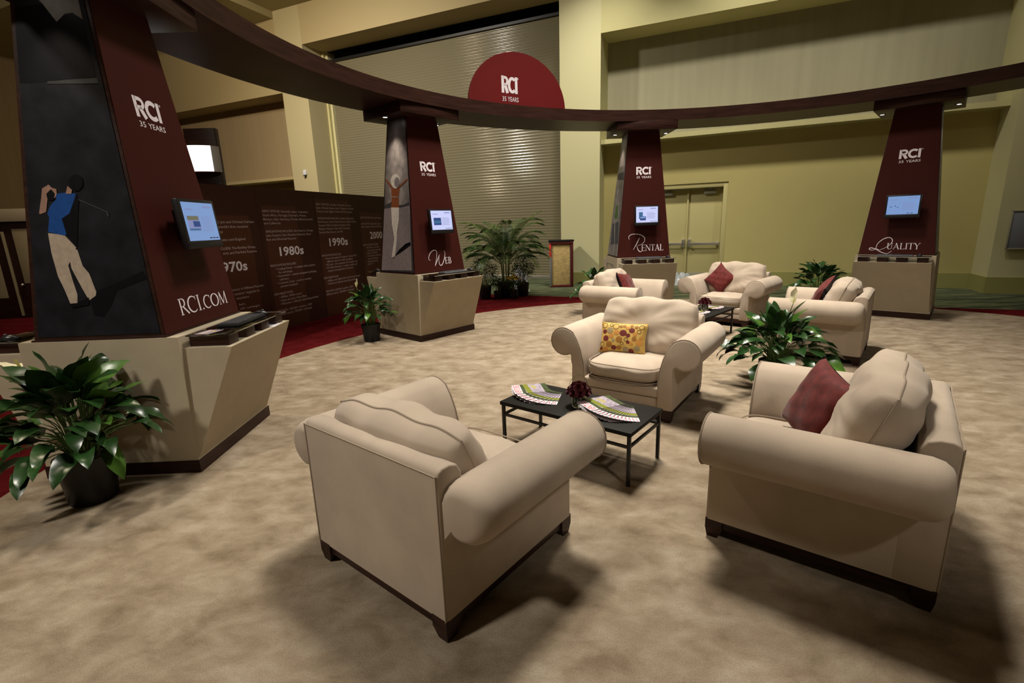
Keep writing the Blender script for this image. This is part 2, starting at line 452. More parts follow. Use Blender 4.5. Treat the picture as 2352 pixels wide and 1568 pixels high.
LOGO = [([(.12, 0), (.12, 1)], .235), (arc(.43, .70, .215, .205, 90, -90, 10), .19), ([(.12, .905), (.44, .905)], .19), ([(.12, .495), (.44, .495)], .18),
        ([(.37, .50), (.66, 0)], .26), (arc(1.225, .49, .375, .395, 44, 316, 22), .225), ([(1.70, 0), (1.70, .98)], .235)]
LOGO_R = [(arc(1.91, .9, .05, .05, 0, 360, 14), .018), ([(1.89, .87), (1.89, .93), (1.92, .92), (1.9, .9), (1.925, .87)], .012)]
T_, t_ = .125, .045
SERIF = {
    'I': ([([(.17, 0), (.17, 1)], T_), ([(.05, .02), (.29, .02)], t_), ([(.05, .98), (.29, .98)], t_)], .36),
    'E': ([([(.16, 0), (.16, 1)], T_), ([(.05, .98), (.56, .98)], t_), ([(.16, .52), (.46, .52)], t_), ([(.05, .02), (.58, .02)], t_), ([(.55, 1), (.54, .84)], t_), ([(.57, 0), (.59, .18)], t_), ([(.46, .44), (.46, .60)], t_)], .68),
    'N': ([([(.13, 0), (.13, 1)], t_), ([(.13, .98), (.76, .02)], T_), ([(.76, 0), (.76, 1)], t_), ([(.03, .02), (.23, .02)], t_), ([(.66, .98), (.86, .98)], t_), ([(.03, .98), (.16, .98)], t_)], .92),
    'T': ([([(.34, 0), (.34, 1)], T_), ([(.03, .98), (.65, .98)], t_), ([(.04, 1), (.03, .8)], t_), ([(.64, 1), (.65, .8)], t_), ([(.22, .02), (.46, .02)], t_)], .70),
    'A': ([([(.08, 0), (.38, 1)], t_), ([(.36, 1), (.68, 0)], T_), ([(.2, .34), (.58, .34)], t_), ([(0, .02), (.19, .02)], t_), ([(.56, .02), (.8, .02)], t_)], .80),
    'L': ([([(.16, 0), (.16, 1)], T_), ([(.05, .98), (.28, .98)], t_), ([(.05, .02), (.58, .02)], t_), ([(.57, 0), (.60, .2)], t_)], .64),
    'B': ([([(.16, 0), (.16, 1)], T_), (arc(.32, .75, .19, .23, 90, -90, 10), [.045, .06, .09, .11, .12, .12, .12, .11, .09, .06, .045]), (arc(.34, .26, .23, .25, 90, -90, 10), [.045, .06, .09, .11, .125, .125, .125, .11, .09, .06, .045]), ([(.05, .98), (.33, .98)], t_), ([(.16, .52), (.35, .52)], t_), ([(.05, .02), (.35, .02)], t_)], .66),
    'U': ([([(.16, 1), (.16, .3)] + arc(.40, .3, .24, .29, 180, 360, 10)[1:] + [(.64, 1)], [.125, .125] + [.12, .11, .1, .08, .06, .05, .045, .045, .045, .045] + [.045]), ([(.04, .98), (.29, .98)], t_), ([(.54, .98), (.75, .98)], t_)], .80),
    'Y': ([([(.08, 1), (.36, .48)], T_), ([(.66, 1), (.36, .48)], t_), ([(.36, .5), (.36, 0)], T_), ([(-.02, .98), (.2, .98)], t_), ([(.55, .98), (.76, .98)], t_), ([(.24, .02), (.48, .02)], t_)], .74),
    'C': ([(arc(.46, .5, .42, .49, 48, 312, 16), [.05, .06, .07, .08, .09, .11, .125, .13, .13, .13, .125, .11, .09, .08, .07, .06, .05]), ([(.75, .98), (.75, .74)], t_)], .84),
    'O': ([(arc(.47, .5, .42, .48, 0, 360, 24), [.115 * abs(math.cos(math.radians(15 * k))) + .045 for k in range(25)])], .96),
    'M': ([([(.13, 0), (.18, 1)], t_), ([(.18, .98), (.52, .04)], T_), ([(.86, .98), (.52, .04)], t_), ([(.86, 1), (.91, 0)], T_), ([(.03, .02), (.24, .02)], t_), ([(.78, .02), (1.03, .02)], t_)], 1.06),
    'R': ([([(.16, 0), (.16, 1)], T_), (arc(.32, .74, .21, .24, 90, -90, 10), [.045, .06, .09, .11, .12, .12, .12, .11, .09, .06, .045]), ([(.05, .98), (.33, .98)], t_), ([(.16, .5), (.33, .5)], t_), ([(.34, .5), (.74, .01)], .11), ([(.05, .02), (.28, .02)], t_)], .76),
    '.': ([([(.08, .06), (.20, .06)], .12)], .30),
}
def serif_word(mb, word, place, h, m, width=None, heights=None):
    tot = sum(SERIF[c][1] * (heights[i] if heights else 1) for i, c in enumerate(word))
    sx = width / tot if width else h; x = 0
    for i, c in enumerate(word):
        k = heights[i] if heights else 1
        st, adv = SERIF[c]
        put_strokes(mb, [([(x + px * k * sx, py * k * h) for px, py in p], ([w_ * h * k for w_ in w] if isinstance(w, list) else w * h * k)) for p, w in st], place, m)
        x += adv * k * sx
SCRIPT = {
    'R': ([(290, 1225), (284, 1203), (308, 1184), (350, 1180), (402, 1190), (434, 1214), (436, 1244), (412, 1268), (372, 1281)],
          [(388, 1214), (362, 1262), (328, 1317)], [(362, 1280), (374, 1318), (394, 1336), (412, 1331)], 405, 1330, 55),
    'W': ([(262, 960), (240, 946), (246, 905), (282, 850), (330, 822), (366, 822), (382, 850), (368, 930), (330, 1050)],
          [(330, 1050), (378, 965), (424, 888)], [(420, 890), (402, 980), (412, 1038), (442, 1044), (482, 990), (512, 912), (520, 862), (505, 836)], 505, 1032, 97),
    'Q': ([(704, 1100), (676, 1108), (658, 1101), (668, 1094), (700, 1102), (736, 1120), (770, 1127), (796, 1111)],
          [(716, 1104), (700, 1096), (706, 1068), (736, 1041), (770, 1032), (790, 1046), (784, 1070), (752, 1094), (722, 1106)], [(716, 1104), (718, 1105)], 745, 1101, 36),
}
def script_cap(mb, ch, place, h, m, sx=None):
    *paths, x0, y0, k = SCRIPT[ch]; sx = sx or h
    for p in paths:
        q = spline([((x - x0) / k * sx, (y0 - y) / k * h) for x, y in p], 5)
        n = len(q)
        put_strokes(mb, [(q, [h * (.05 + .07 * math.sin(PI * min(1, (i + 1) / n)) ** 2) for i in range(n)])], place, m)

# ------------------------------------------------------------------ the setting: hall
_ce, _se = math.cos(ROOM_A), math.sin(ROOM_A)
def E2W(e, s, z): return Vector((e * _ce - s * _se, e * _se + s * _ce, z))
RROT = Matrix.Rotation(ROOM_A, 3, 'Z')
def rbox(mb, e0, e1, s0, s1, z0, z1, m, bevel=0.0):
    mb.box(E2W((e0 + e1) / 2, (s0 + s1) / 2, (z0 + z1) / 2), (e1 - e0, s1 - s0, z1 - z0), m, bevel, rot=RROT)

CEIL = 8.46
f = MB(); rbox(f, -25, 14, -10, 15, -.20, -.020, 'hall_carpet'); f.build('floor', kind='structure')
f = MB(); rbox(f, -25, 14, -10, 15, CEIL, CEIL + .2, 'ceiling'); f.build('ceiling', kind='structure')
f = MB(); rbox(f, -25.2, -25, -10, 15, -.2, CEIL, 'fabric_left'); f.build('wall_left', kind='structure')
f = MB(); rbox(f, 14, 14.2, -10, 15, -.2, CEIL, 'wall'); f.build('wall_right', kind='structure')
f = MB(); rbox(f, -25, 14, -10.2, -10, -.2, CEIL, 'wall'); f.build('wall_front', kind='structure')
# back wall, right bay: lower wall with the double-door opening
DL, DR, DH = -2.05, -.16, 2.50
w = MB()
rbox(w, -3.24, DL, 13.7, 14.6, -.02, 3.57, 'wall_lower'); rbox(w, DR, 4.76, 13.7, 14.6, -.02, 3.57, 'wall_lower'); rbox(w, DL, DR, 13.7, 14.6, DH, 3.57, 'wall_lower')
w.build('wall_back', kind='structure')
w = MB()
rbox(w, -3.24, 4.76, 13.3, 14.0, 3.57, 3.68, 'wall'); rbox(w, -3.24, 4.76, 13.2, 14.0, 6.10, CEIL, 'wall')
w.build('trim_1', kind='structure')
w = MB(); rbox(w, -3.24, 4.76, 14.0, 14.6, 3.57, CEIL, 'fabric_wall'); w.build('wall_back_upper', kind='structure')
# pillars
w = MB(); rbox(w, -4.30, -3.24, 13.2, 14.9, .31, CEIL, 'pillar'); rbox(w, -4.33, -3.22, 13.18, 14.9, -.02, .31, 'cove'); w.build('trim_2', kind='structure')
w = MB(); rbox(w, -13.83, -12.76, 13.2, 14.9, -.02, CEIL, 'pillar_tan'); rbox(w, -12.76, -12.68, 14.0, 14.9, -.02, 7.35, 'wall'); rbox(w, -12.68, -12.60, 14.1, 14.9, -.02, 7.35, 'pillar'); w.build('trim_3', kind='structure')
w = MB(); rbox(w, 4.76, 14, 12.95, 14.9, .31, CEIL, 'pillar'); rbox(w, 4.74, 14, 12.93, 14.9, -.02, .31, 'cove'); w.build('trim_4', kind='structure')
# header above the roller shutter
w = MB(); rbox(w, -12.76, -4.30, 13.2, 14.1, 7.35, CEIL, 'wall_tan'); w.build('trim_5', kind='structure')
w = MB(); rbox(w, -12.76, -4.30, 14.1, 14.9, 7.35, CEIL, 'black'); w.build('trim_6', kind='structure')
# roller shutter of curved slats
sh = MB()
ne = 2; pitch = .0815
prof = []
z = .10
while z < 7.08:
    for k in range(6):
        a = k / 6
        prof.append((14.22 - .009 * math.sin(PI * min(1, a / .90)) ** .8, z + pitch * a))
    z += pitch
prof.append((14.22, z))
SL, SR = -12.62, -4.25
vv = [[sh.bm.verts.new(E2W(e, s, z)) for s, z in prof] for e in (SL, SR)]
sh._done([sh.bm.faces.new([vv[0][j], vv[1][j], vv[1][j + 1], vv[0][j + 1]]) for j in range(len(prof) - 1)], 'shutter', True)
door2 = sh.build('door_2', kind='structure', sharp=60)
sb = MB(); rbox(sb, SL, SR, 14.16, 14.26, -.018, .10, 'steel', .008); sb.build('bottom_rail', door2)
sb = MB(); rbox(sb, SL, SR, 14.14, 14.5, 7.05, 7.12, 'black'); rbox(sb, SL, SR, 14.45, 14.6, 7.12, 7.40, 'black'); sb.build('shutter_housing', door2)
w = MB(); rbox(w, SL, SR, 14.6, 14.8, -.02, 7.4, 'black'); w.build('wall_back_shutter', kind='structure')
# left bay
w = MB(); rbox(w, -25, -13.83, 14.0, 14.6, 3.2, CEIL, 'fabric_left'); w.build('wall_back_left_upper', kind='structure')
w = MB(); rbox(w, -25, -13.83, 13.2, 14.0, 6.08, CEIL, 'wall_tan'); rbox(w, -25, -13.83, 13.35, 14.0, 3.40, 3.50, 'wall_tan'); w.build('trim_7', kind='structure')
w = MB(); rbox(w, -25, -13.83, 14.0, 14.6, -.02, 3.2, 'wall_lower'); w.build('wall_back_left', kind='structure')
# dark fascia boxed under the ceiling over the left bay
w = MB(); rbox(w, -25, -13.83, 9.0, 13.2, 8.25, CEIL, 'ceiling'); w.build('trim_8', kind='structure')
# cove base of the right bay
for k, (a, b) in enumerate(((-3.24, DL), (DR, 4.76))):
    w = MB(); rbox(w, a, b, 13.68, 13.7, -.02, .31, 'cove'); w.build('baseboard_back' + ('' if k == 0 else '_right'), kind='structure')
# double door
d = MB()
rbox(d, DL, DL + .11, 13.72, 13.92, -.02, DH, 'door', .006); rbox(d, DR - .11, DR, 13.72, 13.92, -.02, DH, 'door', .006); rbox(d, DL + .11, DR - .11, 13.72, 13.92, 2.39, DH, 'door', .006)
door1 = d.build('door_1', kind='structure')
for a, b in ((DL + .115, -1.115), (-1.075, DR - .115)):
    q = MB(); rbox(q, a, b, 13.90, 13.95, .0, 2.385, 'door', .004); leaf = q.build('door_leaf', door1)
    q = MB(); rbox(q, a + .03, b - .03, 13.892, 13.9, .02, .26, 'grey_plate'); q.build('kick_plate', leaf)
    q = MB(); c_ = .93
    rbox(q, a + .03, b - .03, 13.80, 13.84, .97, 1.04, 'steel', .01)
    hx = b - .09 if a < -1.5 else a + .02
    rbox(q, hx, hx + .07, 13.80, 13.9, .92, 1.13, 'steel', .012)
    ox = a + .03 if a < -1.5 else b - .09
    rbox(q, ox, ox + .06, 13.81, 13.9, .96, 1.05, 'steel', .01)
    q.build('push_bar', leaf)
    q = MB(); cx = (a + b) / 2 + (.1 if a > -1.5 else -.1)
    rbox(q, cx - .15, cx + .15, 13.83, 13.9, 2.24, 2.33, 'grey_plate', .006)
    q.tube([E2W(cx, 13.84, 2.33), E2W(cx + .02, 13.76, 2.36), E2W(cx - .12, 13.80, 2.385)], .012, 'grey_plate', 6)
    q.build('door_closer', leaf)
q = MB(); rbox(q, -1.115, -1.075, 13.86, 13.95, 0, 2.385, 'door', .004); q.build('center_post', door1)
# carpets laid for the stand
CX, CY = 2.701, 4.156
q = MB(); rbox(q, -17.0, 11.0, -8.5, 10.8, -.0205, -.008, 'red_carpet')
q.build('red_carpet', label='dark red event carpet laid around the beige circle and under the brown wall', cat='carpet')
q = MB(); q.lathe([(0, -.0079), (6.235, -.0079), (6.235, -.001), (6.23, 0), (0, 0)], 'beige_carpet', 180, (CX, CY, 0), False)
q.build('round_carpet', label='big round mottled beige carpet under the armchairs', cat='carpet')

# ------------------------------------------------------------------ ring beam on the towers
RI, RO, Z0, Z1 = 5.033, 5.962, 3.319, 3.498
q = MB(); q.lathe([(RI, Z0), (RI, Z1), (RO, Z1), (RO, Z0), (RI, Z0)], 'beam_wood', 200, (CX, CY, 0), True)
q.build('ring_beam', label='huge curved dark wood ring beam resting on the tapered towers', cat='beam', recalc=True)
# half-round sign standing on the beam
SA = math.radians(118.4); SRR = 5.16
so = Vector((CX + SRR * math.cos(SA), CY + SRR * math.sin(SA), 0)); sn = Vector((-math.cos(SA), -math.sin(SA), 0)); st_ = Vector((math.sin(SA), -math.cos(SA), 0))
sgn = empty('half_round_sign', so + Vector((0, 0, Z1)), 0, 'half-round dark red sign with white letters standing on top of the ring beam', 'sign')
def spt(x, y, o=0): return st_ * x + Vector((0, 0, y)) + sn * o
q = MB(); pts = [spt(.90 * math.cos(a * PI / 48), .80 * math.sin(a * PI / 48) + .012) for a in range(49)]
q.prism([spt(.90, 0)] + pts + [spt(-.90, 0)], -sn * .04, 'sign_red', smooth=False); q.build('board', sgn)
q = MB()
put_strokes(q, [([(x * .155, y * .25) for x, y in p], w * .20) for p, w in LOGO + LOGO_R], lambda x, y: spt(x - .315, y + .195, .004), 'letter')
q.build('logo_lettering', sgn)
q = MB(); put_text(q, '35', lambda x, y: spt(x - .31, y + .075, .004), .068, 'letter', .070, .004); q.build('number_lettering', sgn)
q = MB(); put_text(q, 'YEARS', lambda x, y: spt(x - .31 + .098, y + .075, .004), .068, 'letter', .197, .004); q.build('years_lettering', sgn)

# ------------------------------------------------------------------ display towers
WB, DB, WT, DT, ZB, ZT = .487, .433, .280, .2255, .979, 3.18
TU, TV, PU, PV, ZP, SV, SU, ZS = .5104, .529, .542, .533, .092, .863, .4825, .8956
def fpt(u, z, off=0):                                               # point on the front red face (local -Y side)
    t = (z - ZB) / (ZT - ZB); v = DB + (DT - DB) * t
    return Vector((u, -(v + off), z + off * (DB - DT) / (ZT - ZB)))
def ipt(v, z, off=0, sx=-1):                                        # point on an image side (local -X / +X)
    t = (z - ZB) / (ZT - ZB); u = WB + (WT - WB) * t
    return Vector((sx * (u + off), -v, z))
PICS = {
1: [
('pic_black',[(-0.271,3.05),(-0.039,3.068),(-0.014,3.03),(0.031,2.962),(0.086,3.006),(0.134,3.012),(0.192,2.973),(0.226,2.638),(0.075,2.634),(-0.081,2.619),(-0.219,2.611),(-0.32,2.613)]),
('pic_sky',[(-0.059,3.09),(0.181,3.085),(0.192,2.973),(0.134,3.012),(0.086,3.006),(0.031,2.962),(-0.014,3.03),(-0.039,3.068)]),
('pic_grass',[(-0.081,2.619),(0.229,2.632),(0.236,2.599),(-0.083,2.604)]),
('pic_black',[(0.021,1.3),(0.348,1.427),(0.367,1.375),(0.159,1.304),(0.111,1.21),(0.048,1.134),(-0.011,1.145),(-0.023,1.233)]),
('pic_khaki',[(-0.228,1.692),(-0.125,1.676),(-0.062,1.594),(-0.131,1.478),(-0.119,1.392),(-0.101,1.287),(-0.11,1.231),(-0.157,1.229),(-0.181,1.325),(-0.209,1.412),(-0.227,1.566)]),
('pic_khaki',[(-0.087,1.595),(-0.056,1.577),(-0.038,1.474),(-0.003,1.422),(0.025,1.3),(0.017,1.275),(-0.03,1.246),(-0.062,1.321),(-0.113,1.46),(-0.118,1.562)]),
('pic_blue',[(-0.142,1.937),(-0.066,1.943),(-0.009,1.933),(0.003,1.892),(-0.02,1.81),(-0.064,1.745),(-0.063,1.695),(-0.126,1.672),(-0.226,1.7),(-0.203,1.791),(-0.212,1.816),(-0.183,1.865),(-0.139,1.905)]),
('pic_black',[(-0.009,1.933),(0.003,1.892),(-0.016,1.81),(-0.054,1.594),(-0.109,1.671),(-0.117,1.73),(-0.125,1.78),(-0.07,1.812)]),
('pic_skin',[(-0.219,1.973),(-0.174,1.996),(-0.152,1.97),(-0.19,1.923),(-0.217,1.825),(-0.254,1.813),(-0.263,1.818),(-0.233,1.916)]),
('pic_skin',[(-0.164,1.979),(-0.129,1.966),(-0.13,1.937),(-0.147,1.909),(-0.175,1.938)]),
('pic_skin',[(-0.055,1.984),(-0.03,1.959),(-0.038,1.934),(-0.074,1.935)]),
('pic_black',[(-0.196,1.939),(-0.162,1.967),(-0.142,1.937),(-0.157,1.897),(-0.194,1.898)]),
('pic_black',[(0.047,2.001),(0.039,1.978),(0.023,1.96),(0.004,1.95),(-0.017,1.951),(-0.033,1.962),(-0.043,1.981),(-0.044,2.004),(-0.036,2.027),(-0.02,2.045),(-0.001,2.055),(0.02,2.054),(0.036,2.044),(0.046,2.025)]),
('pic_hill',[(0.004,1.899),(0.178,1.814),(0.182,1.785),(0.172,1.787),(0.17,1.811),(0.001,1.894)]),
('pic_black',[(-0.157,1.229),(-0.11,1.231),(-0.027,1.267),(-0.035,1.216),(-0.149,1.201)]),
],
2: [
('pic_sand',[(-0.332,1.945),(0.32,1.968),(0.369,1.041),(-0.429,1.021)]),
('pic_hill',[(-0.33,1.999),(-0.225,2.005),(-0.124,2.037),(-0.123,1.949),(-0.332,1.942)]),
('pic_hill',[(0.051,1.976),(0.179,1.979),(0.312,2.011),(0.32,1.963),(0.056,1.941)]),
('pic_black',[(-0.094,1.222),(0.077,1.345),(0.215,1.421),(0.336,1.448),(0.344,1.404),(0.105,1.297)]),
('pic_tan',[(-0.267,2.382),(-0.107,2.259),(-0.08,2.201),(-0.13,2.237),(-0.268,2.35)]),
('pic_tan',[(0.275,2.342),(0.087,2.252),(0.032,2.194),(0.081,2.225),(0.28,2.318)]),
('pic_tan',[(-0.135,2.261),(-0.023,2.213),(0.087,2.245),(0.058,2.083),(0.067,1.937),(-0.134,1.946),(-0.115,2.093)]),
('pic_white',[(-0.115,2.112),(0.058,2.095),(0.055,2.086),(-0.115,2.1)]),
('pic_linen',[(-0.134,1.953),(0.07,1.943),(0.06,1.782),(0.01,1.575),(0.083,1.357),(-0.059,1.232),(-0.131,1.219),(-0.056,1.494),(-0.115,1.707)]),
('pic_shade2',[(0.01,1.567),(0.083,1.357),(-0.042,1.246),(0.001,1.462)]),
('pic_linen',[(0.098,2.311),(0.091,2.276),(0.071,2.247),(0.04,2.226),(0.002,2.216),(-0.038,2.219),(-0.076,2.234),(-0.107,2.26),(-0.127,2.293),(-0.134,2.329),(-0.126,2.364),(-0.105,2.393),(-0.074,2.414),(-0.035,2.423),(0.005,2.419),(0.042,2.404),(0.073,2.378),(0.092,2.346)]),
('pic_shade2',[(0.09,2.296),(0.083,2.264),(0.065,2.239),(0.038,2.227),(0.009,2.229),(-0.017,2.245),(-0.036,2.273),(-0.042,2.306),(-0.035,2.338),(-0.016,2.362),(0.011,2.375),(0.04,2.372),(0.066,2.356),(0.084,2.328)]),
],
3: [
('pic_cloud',[(-0.13,2.974),(0.08,3.012),(0.306,2.609),(-0.161,2.624),(-0.254,2.903)]),
('pic_hill',[(-0.209,2.522),(0.303,2.507),(0.347,2.366),(-0.223,2.415)]),
('pic_green',[(-0.106,1.915),(0.02,1.947),(0.119,1.709),(-0.035,1.683),(-0.134,1.712)]),
('pic_hill',[(0.285,1.777),(0.367,1.881),(0.614,1.25),(0.424,1.243)]),
('pic_hill',[(-0.253,1.6),(-0.122,1.6),(0.061,1.23),(-0.233,1.2)]),
('pic_hill',[(-0.003,1.618),(0.235,1.635),(0.385,1.242),(0.148,1.224)]),
],

}
TOWERS = {1: (-2.7976, 3.7603, 1.5931, 'tapered dark red tower lettered RCI.COM with a golfer picture'),
          2: (-1.3725, 7.8574, .8317, 'tapered dark red tower lettered Web with a woman in a hat'),
          3: (2.4745, 9.6276, .0135, 'tapered dark red tower lettered Rental in front of the double door'),
          4: (6.4373, 8.2241, -.7484, 'tapered dark red tower lettered Quality at the right side')}
TL = {}


def _lim(z): return DB + (DT - DB) * (z - ZB) / (ZT - ZB) - .026


def build_tower(i):
    x, y, r, lab = TOWERS[i]
    T = empty('display_tower', (x, y, 0), r, lab, 'display tower', 'display towers carrying the ring beam'); TL[i] = T
    q = MB(); q.hull([(sx * (PU + o), sy * (PV + o), z) for sx in (-1, 1) for sy in (-1, 1) for o, z in ((.006, 0), (.006, ZP))], 'dark_wood'); q.build('plinth', T)
    q = MB(); q.hull([(sx * PU, sy * PV, ZP) for sx in (-1, 1) for sy in (-1, 1)] + [(sx * TU, sy * TV, ZB) for sx in (-1, 1) for sy in (-1, 1)], 'laminate')
    base = q.build('base', T)
    for sy in (-1, 1):                                              # flared counter wedges
        q = MB()
        q.hull([(sx * SU, sy * a, ZS) for sx in (-1, 1) for a in (TV - .02, SV)] + [(sx * (PU - .012), sy * (PV - .003), ZP + .004) for sx in (-1, 1)], 'laminate')
        q.build('counter', T)
    q = MB(); q.hull([(sx * WB, sy * DB, ZB) for sx in (-1, 1) for sy in (-1, 1)] + [(sx * WT, sy * DT, ZT) for sx in (-1, 1) for sy in (-1, 1)], 'dark_wood')
    q.box((0, 0, ZB + .006), (2 * WB + .03, 2 * DB + .03, .012), 'dark_wood', .003)
    q.build('column', T)
    for sy in (-1, 1):                                              # red faces
        q = MB(); a = [fpt(u, z, 0) for u, z in ((-WB + .004, ZB + .014), (WB - .004, ZB + .014), (WT - .004, ZT - .002), (-WT + .004, ZT - .002))]
        if sy > 0: a = [Vector((p.x, -p.y, p.z)) for p in reversed(a)]
        nrm = Vector((0, -1, .094)) if sy < 0 else Vector((0, 1, .094))
        q.prism([p + nrm * .0004 for p in a], nrm * .006, 'red_panel', smooth=False); q.build('front_panel', T)
    for sx in (-1, 1):                                              # printed picture sides
        q = MB(); mg = .028
        a = [ipt(v, z, .0005, sx) for v, z in ((-DB + mg, ZB + .03), (DB - mg, ZB + .03), (DT - mg * .8, ZT - .01), (-DT + mg * .8, ZT - .01))]
        q.prism(a, Vector((sx * .004, 0, .0004)), 'pic_base%d' % (i if i in (1, 2, 3) and sx < 0 else 3), smooth=False)
        if sx < 0 and i in PICS:
            for k, (mm, pts) in enumerate(PICS[i]):
                q.poly([ipt(max(-_lim(z), min(_lim(z), v)), max(ZB + .032, min(ZT - .012, z)), .0052 + .0004 * k, sx) for v, z in pts], mm)
        q.build('picture_panel', T)
    # cap under the beam with four downlights
    q = MB(); q.box((0, 0, (ZT + Z0) / 2), (1.06, .90, Z0 - ZT), 'dark_wood', .004)
    cap = q.build('cap', T)
    for sx in (-1, 1):
        q = MB()
        q.lathe([(.052, 0), (.052, -.006), (.036, -.008), (.034, 0)], 'black_metal', 16, (sx * .465, 0, ZT))
        dl = q.build('downlight', cap)
        q = MB(); q.lathe([(0, -.003), (.031, -.003), (.031, .0)], 'lens', 14, (sx * .465, 0, ZT)); q.build('lamp_lens', dl)
        wp = Matrix.Rotation(r, 3, 'Z') @ Vector((sx * .48, 0, ZT - .02)) + Vector((x, y, 0))
        tp = Matrix.Rotation(r, 3, 'Z') @ Vector((sx * .60, 0, 0)) + Vector((x, y, 0))
        spot('downlight_beam', wp, tp, DOWN.get((i, sx), 20), (1.0, .84, .62), 76, .8, .025)
    # lettering on the front face
    q = MB()
    put_strokes(q, [([(px * .146, py * .135) for px, py in p], w_ * .135) for p, w_ in LOGO + LOGO_R], lambda a, b: fpt(a - .142, b + 2.445, .0075), 'letter'); q.build('logo_lettering', T)
    q = MB(); put_text(q, '35', lambda a, b: fpt(a - .135, b + 2.383, .0075), .036, 'letter', .062, .004); q.build('number_lettering', T)
    q = MB(); put_text(q, 'YEARS', lambda a, b: fpt(a - .135 + .088, b + 2.383, .0075), .036, 'letter', .180, .004); q.build('years_lettering', T)
    q = MB()
    if i == 1: serif_word(q, 'RCI.COM', lambda a, b: fpt(a - .275, b + 1.088, .0075), .118, 'letter', .63, [1, 1, 1, .85, .85, .85, .85])
    if i == 2:
        serif_word(q, 'EB', lambda a, b: fpt(a + .105, b + 1.093, .0075), .098, 'letter', .128); script_cap(q, 'W', lambda a, b: fpt(a + .105, b + 1.093, .0075), .098, 'letter', .112)
    if i == 3:
        serif_word(q, 'ENTAL', lambda a, b: fpt(a - .045, b + 1.095, .0075), .113, 'letter', .41); script_cap(q, 'R', lambda a, b: fpt(a - .045, b + 1.095, .0075), .113, 'letter', .106)
    if i == 4:
        serif_word(q, 'UALITY', lambda a, b: fpt(a - .125, b + 1.07, .0075), .095, 'letter', .42); script_cap(q, 'Q', lambda a, b: fpt(a - .160, b + 1.07, .0075), .095, 'letter', .078)
    q.build('title_lettering', T)
    if i == 3:                                                      # access door outlined on the side of the base
        q = MB()
        for (v0, v1, z0, z1) in ((-.30, .22, .84, .845), (-.30, .22, .30, .305), (-.30, -.295, .30, .845), (.215, .22, .30, .845)):
            q.box((-(TU + .012), -(v0 + v1) / 2, (z0 + z1) / 2), (.006, v1 - v0, z1 - z0), 'pic_hill')
        q.box((-(TU + .016), -.17, .70), (.012, .02, .03), 'black'); q.build('access_door', base)
    # glass keyboard shelves on wooden blocks, front and back
    for sy in ((-1, 1) if i in (1, 2) else (-1,)):
        q = MB(); q.box((0, sy * .70, ZS + .080), (.93, .30, .008), 'glass', .001); sh_ = q.build('glass_shelf', T)
        for bx in (-.37, -.12, .12, .37) if sy < 0 else (-.37, 0, .37):
            q = MB(); q.box((bx, sy * .69, ZS + .0375), (.13, .27, .075), 'dark_wood', .003); q.build('block', sh_)
    return T


DOWN = {(1, -1): 26, (1, 1): 20, (2, -1): 34, (2, 1): 22, (3, -1): 16, (3, 1): 14, (4, -1): 12, (4, 1): 12}
for i in (1, 2, 3, 4): build_tower(i)


def tw_world(i, p):
    x, y, r, _ = TOWERS[i]
    return Matrix.Rotation(r, 3, 'Z') @ Vector(p) + Vector((x, y, 0))


def monitor(i, lab):
    o = empty('monitor', tw_world(i, (.015, -.372, 1.715)), TOWERS[i][2], lab, 'monitor', 'monitors on the towers')
    TI = Matrix.Rotation(math.radians(-5), 3, 'X')
    def bx(q, c, s, m, bev=0.0): q.box(TI @ Vector(c), s, m, bev, rot=TI)
    q = MB(); bx(q, (0, -.125, 0), (.445, .045, .350), 'black_plastic', .006); bx(q, (0, -.148, -.150), (.43, .006, .035), 'black', .002); q.build('bezel', o)
    q = MB(); bx(q, (0, -.075, 0), (.30, .07, .22), 'black_plastic', .012); bx(q, (0, -.02, 0), (.12, .06, .12), 'black_metal', .004); q.build('wall_mount', o)
    q = MB()
    def rect(x0, y0, x1, y1, m, k=0): q.poly([TI @ Vector((a, -.1485 - .0006 * k, b)) for a, b in ((x0, y0), (x1, y0), (x1, y1), (x0, y1))], m)
    W_, H0, H1 = .195, -.122, .152
    rect(-W_, H0, W_, H1, 'screen_blue' if i in (1, 4) else 'screen_white')
    if i == 1:
        rect(-.165, -.05, -.02, .055, 'screen_line', 1); rect(-.163, .025, -.03, .055, 'screen_sand', 2); rect(-.105, -.022, -.022, .018, 'screen_navy', 2); rect(-.165, -.048, -.03, -.034, 'screen_mid', 2)
    elif i == 2: rect(-.155, -.055, -.015, .05, 'screen_navy', 1); rect(-.145, -.03, -.025, .01, 'screen_mid', 2)
    elif i == 3: rect(-.145, -.06, -.075, .06, 'screen_mid', 1); rect(-.125, -.085, -.02, -.015, 'screen_navy', 2); rect(-.12, -.05, -.03, -.022, 'screen_blue', 3)
    else: rect(-.16, -.01, -.13, -.002, 'screen_navy', 1); rect(-.10, .0, -.085, .012, 'screen_navy', 1); rect(-.07, -.02, -.05, -.012, 'screen_navy', 1)
    for k in range(8): rect(.0, .045 - .014 * k, .13 + .03 * ((k * 7) % 3) / 2, .049 - .014 * k, 'screen_line', 1)
    rect(.06, .115, .165, .128, 'screen_line', 1); rect(-.165, .098, -.07, .106, 'screen_line', 1)
    for k in range(2 if i == 4 else 3): rect(.06 + .042 * k, -.108, .092 + .042 * k, -.101, 'screen_black', 1)
    q.build('screen', o)
    return o


monitor(1, 'black monitor with a pale blue page, on the tower with the golfer')
monitor(2, 'black monitor with a white page and square blue photo, on the Web tower')
monitor(3, 'black monitor showing two small blue pictures, on the Rental tower')
monitor(4, 'black monitor with a plain blue page, on the Quality tower')


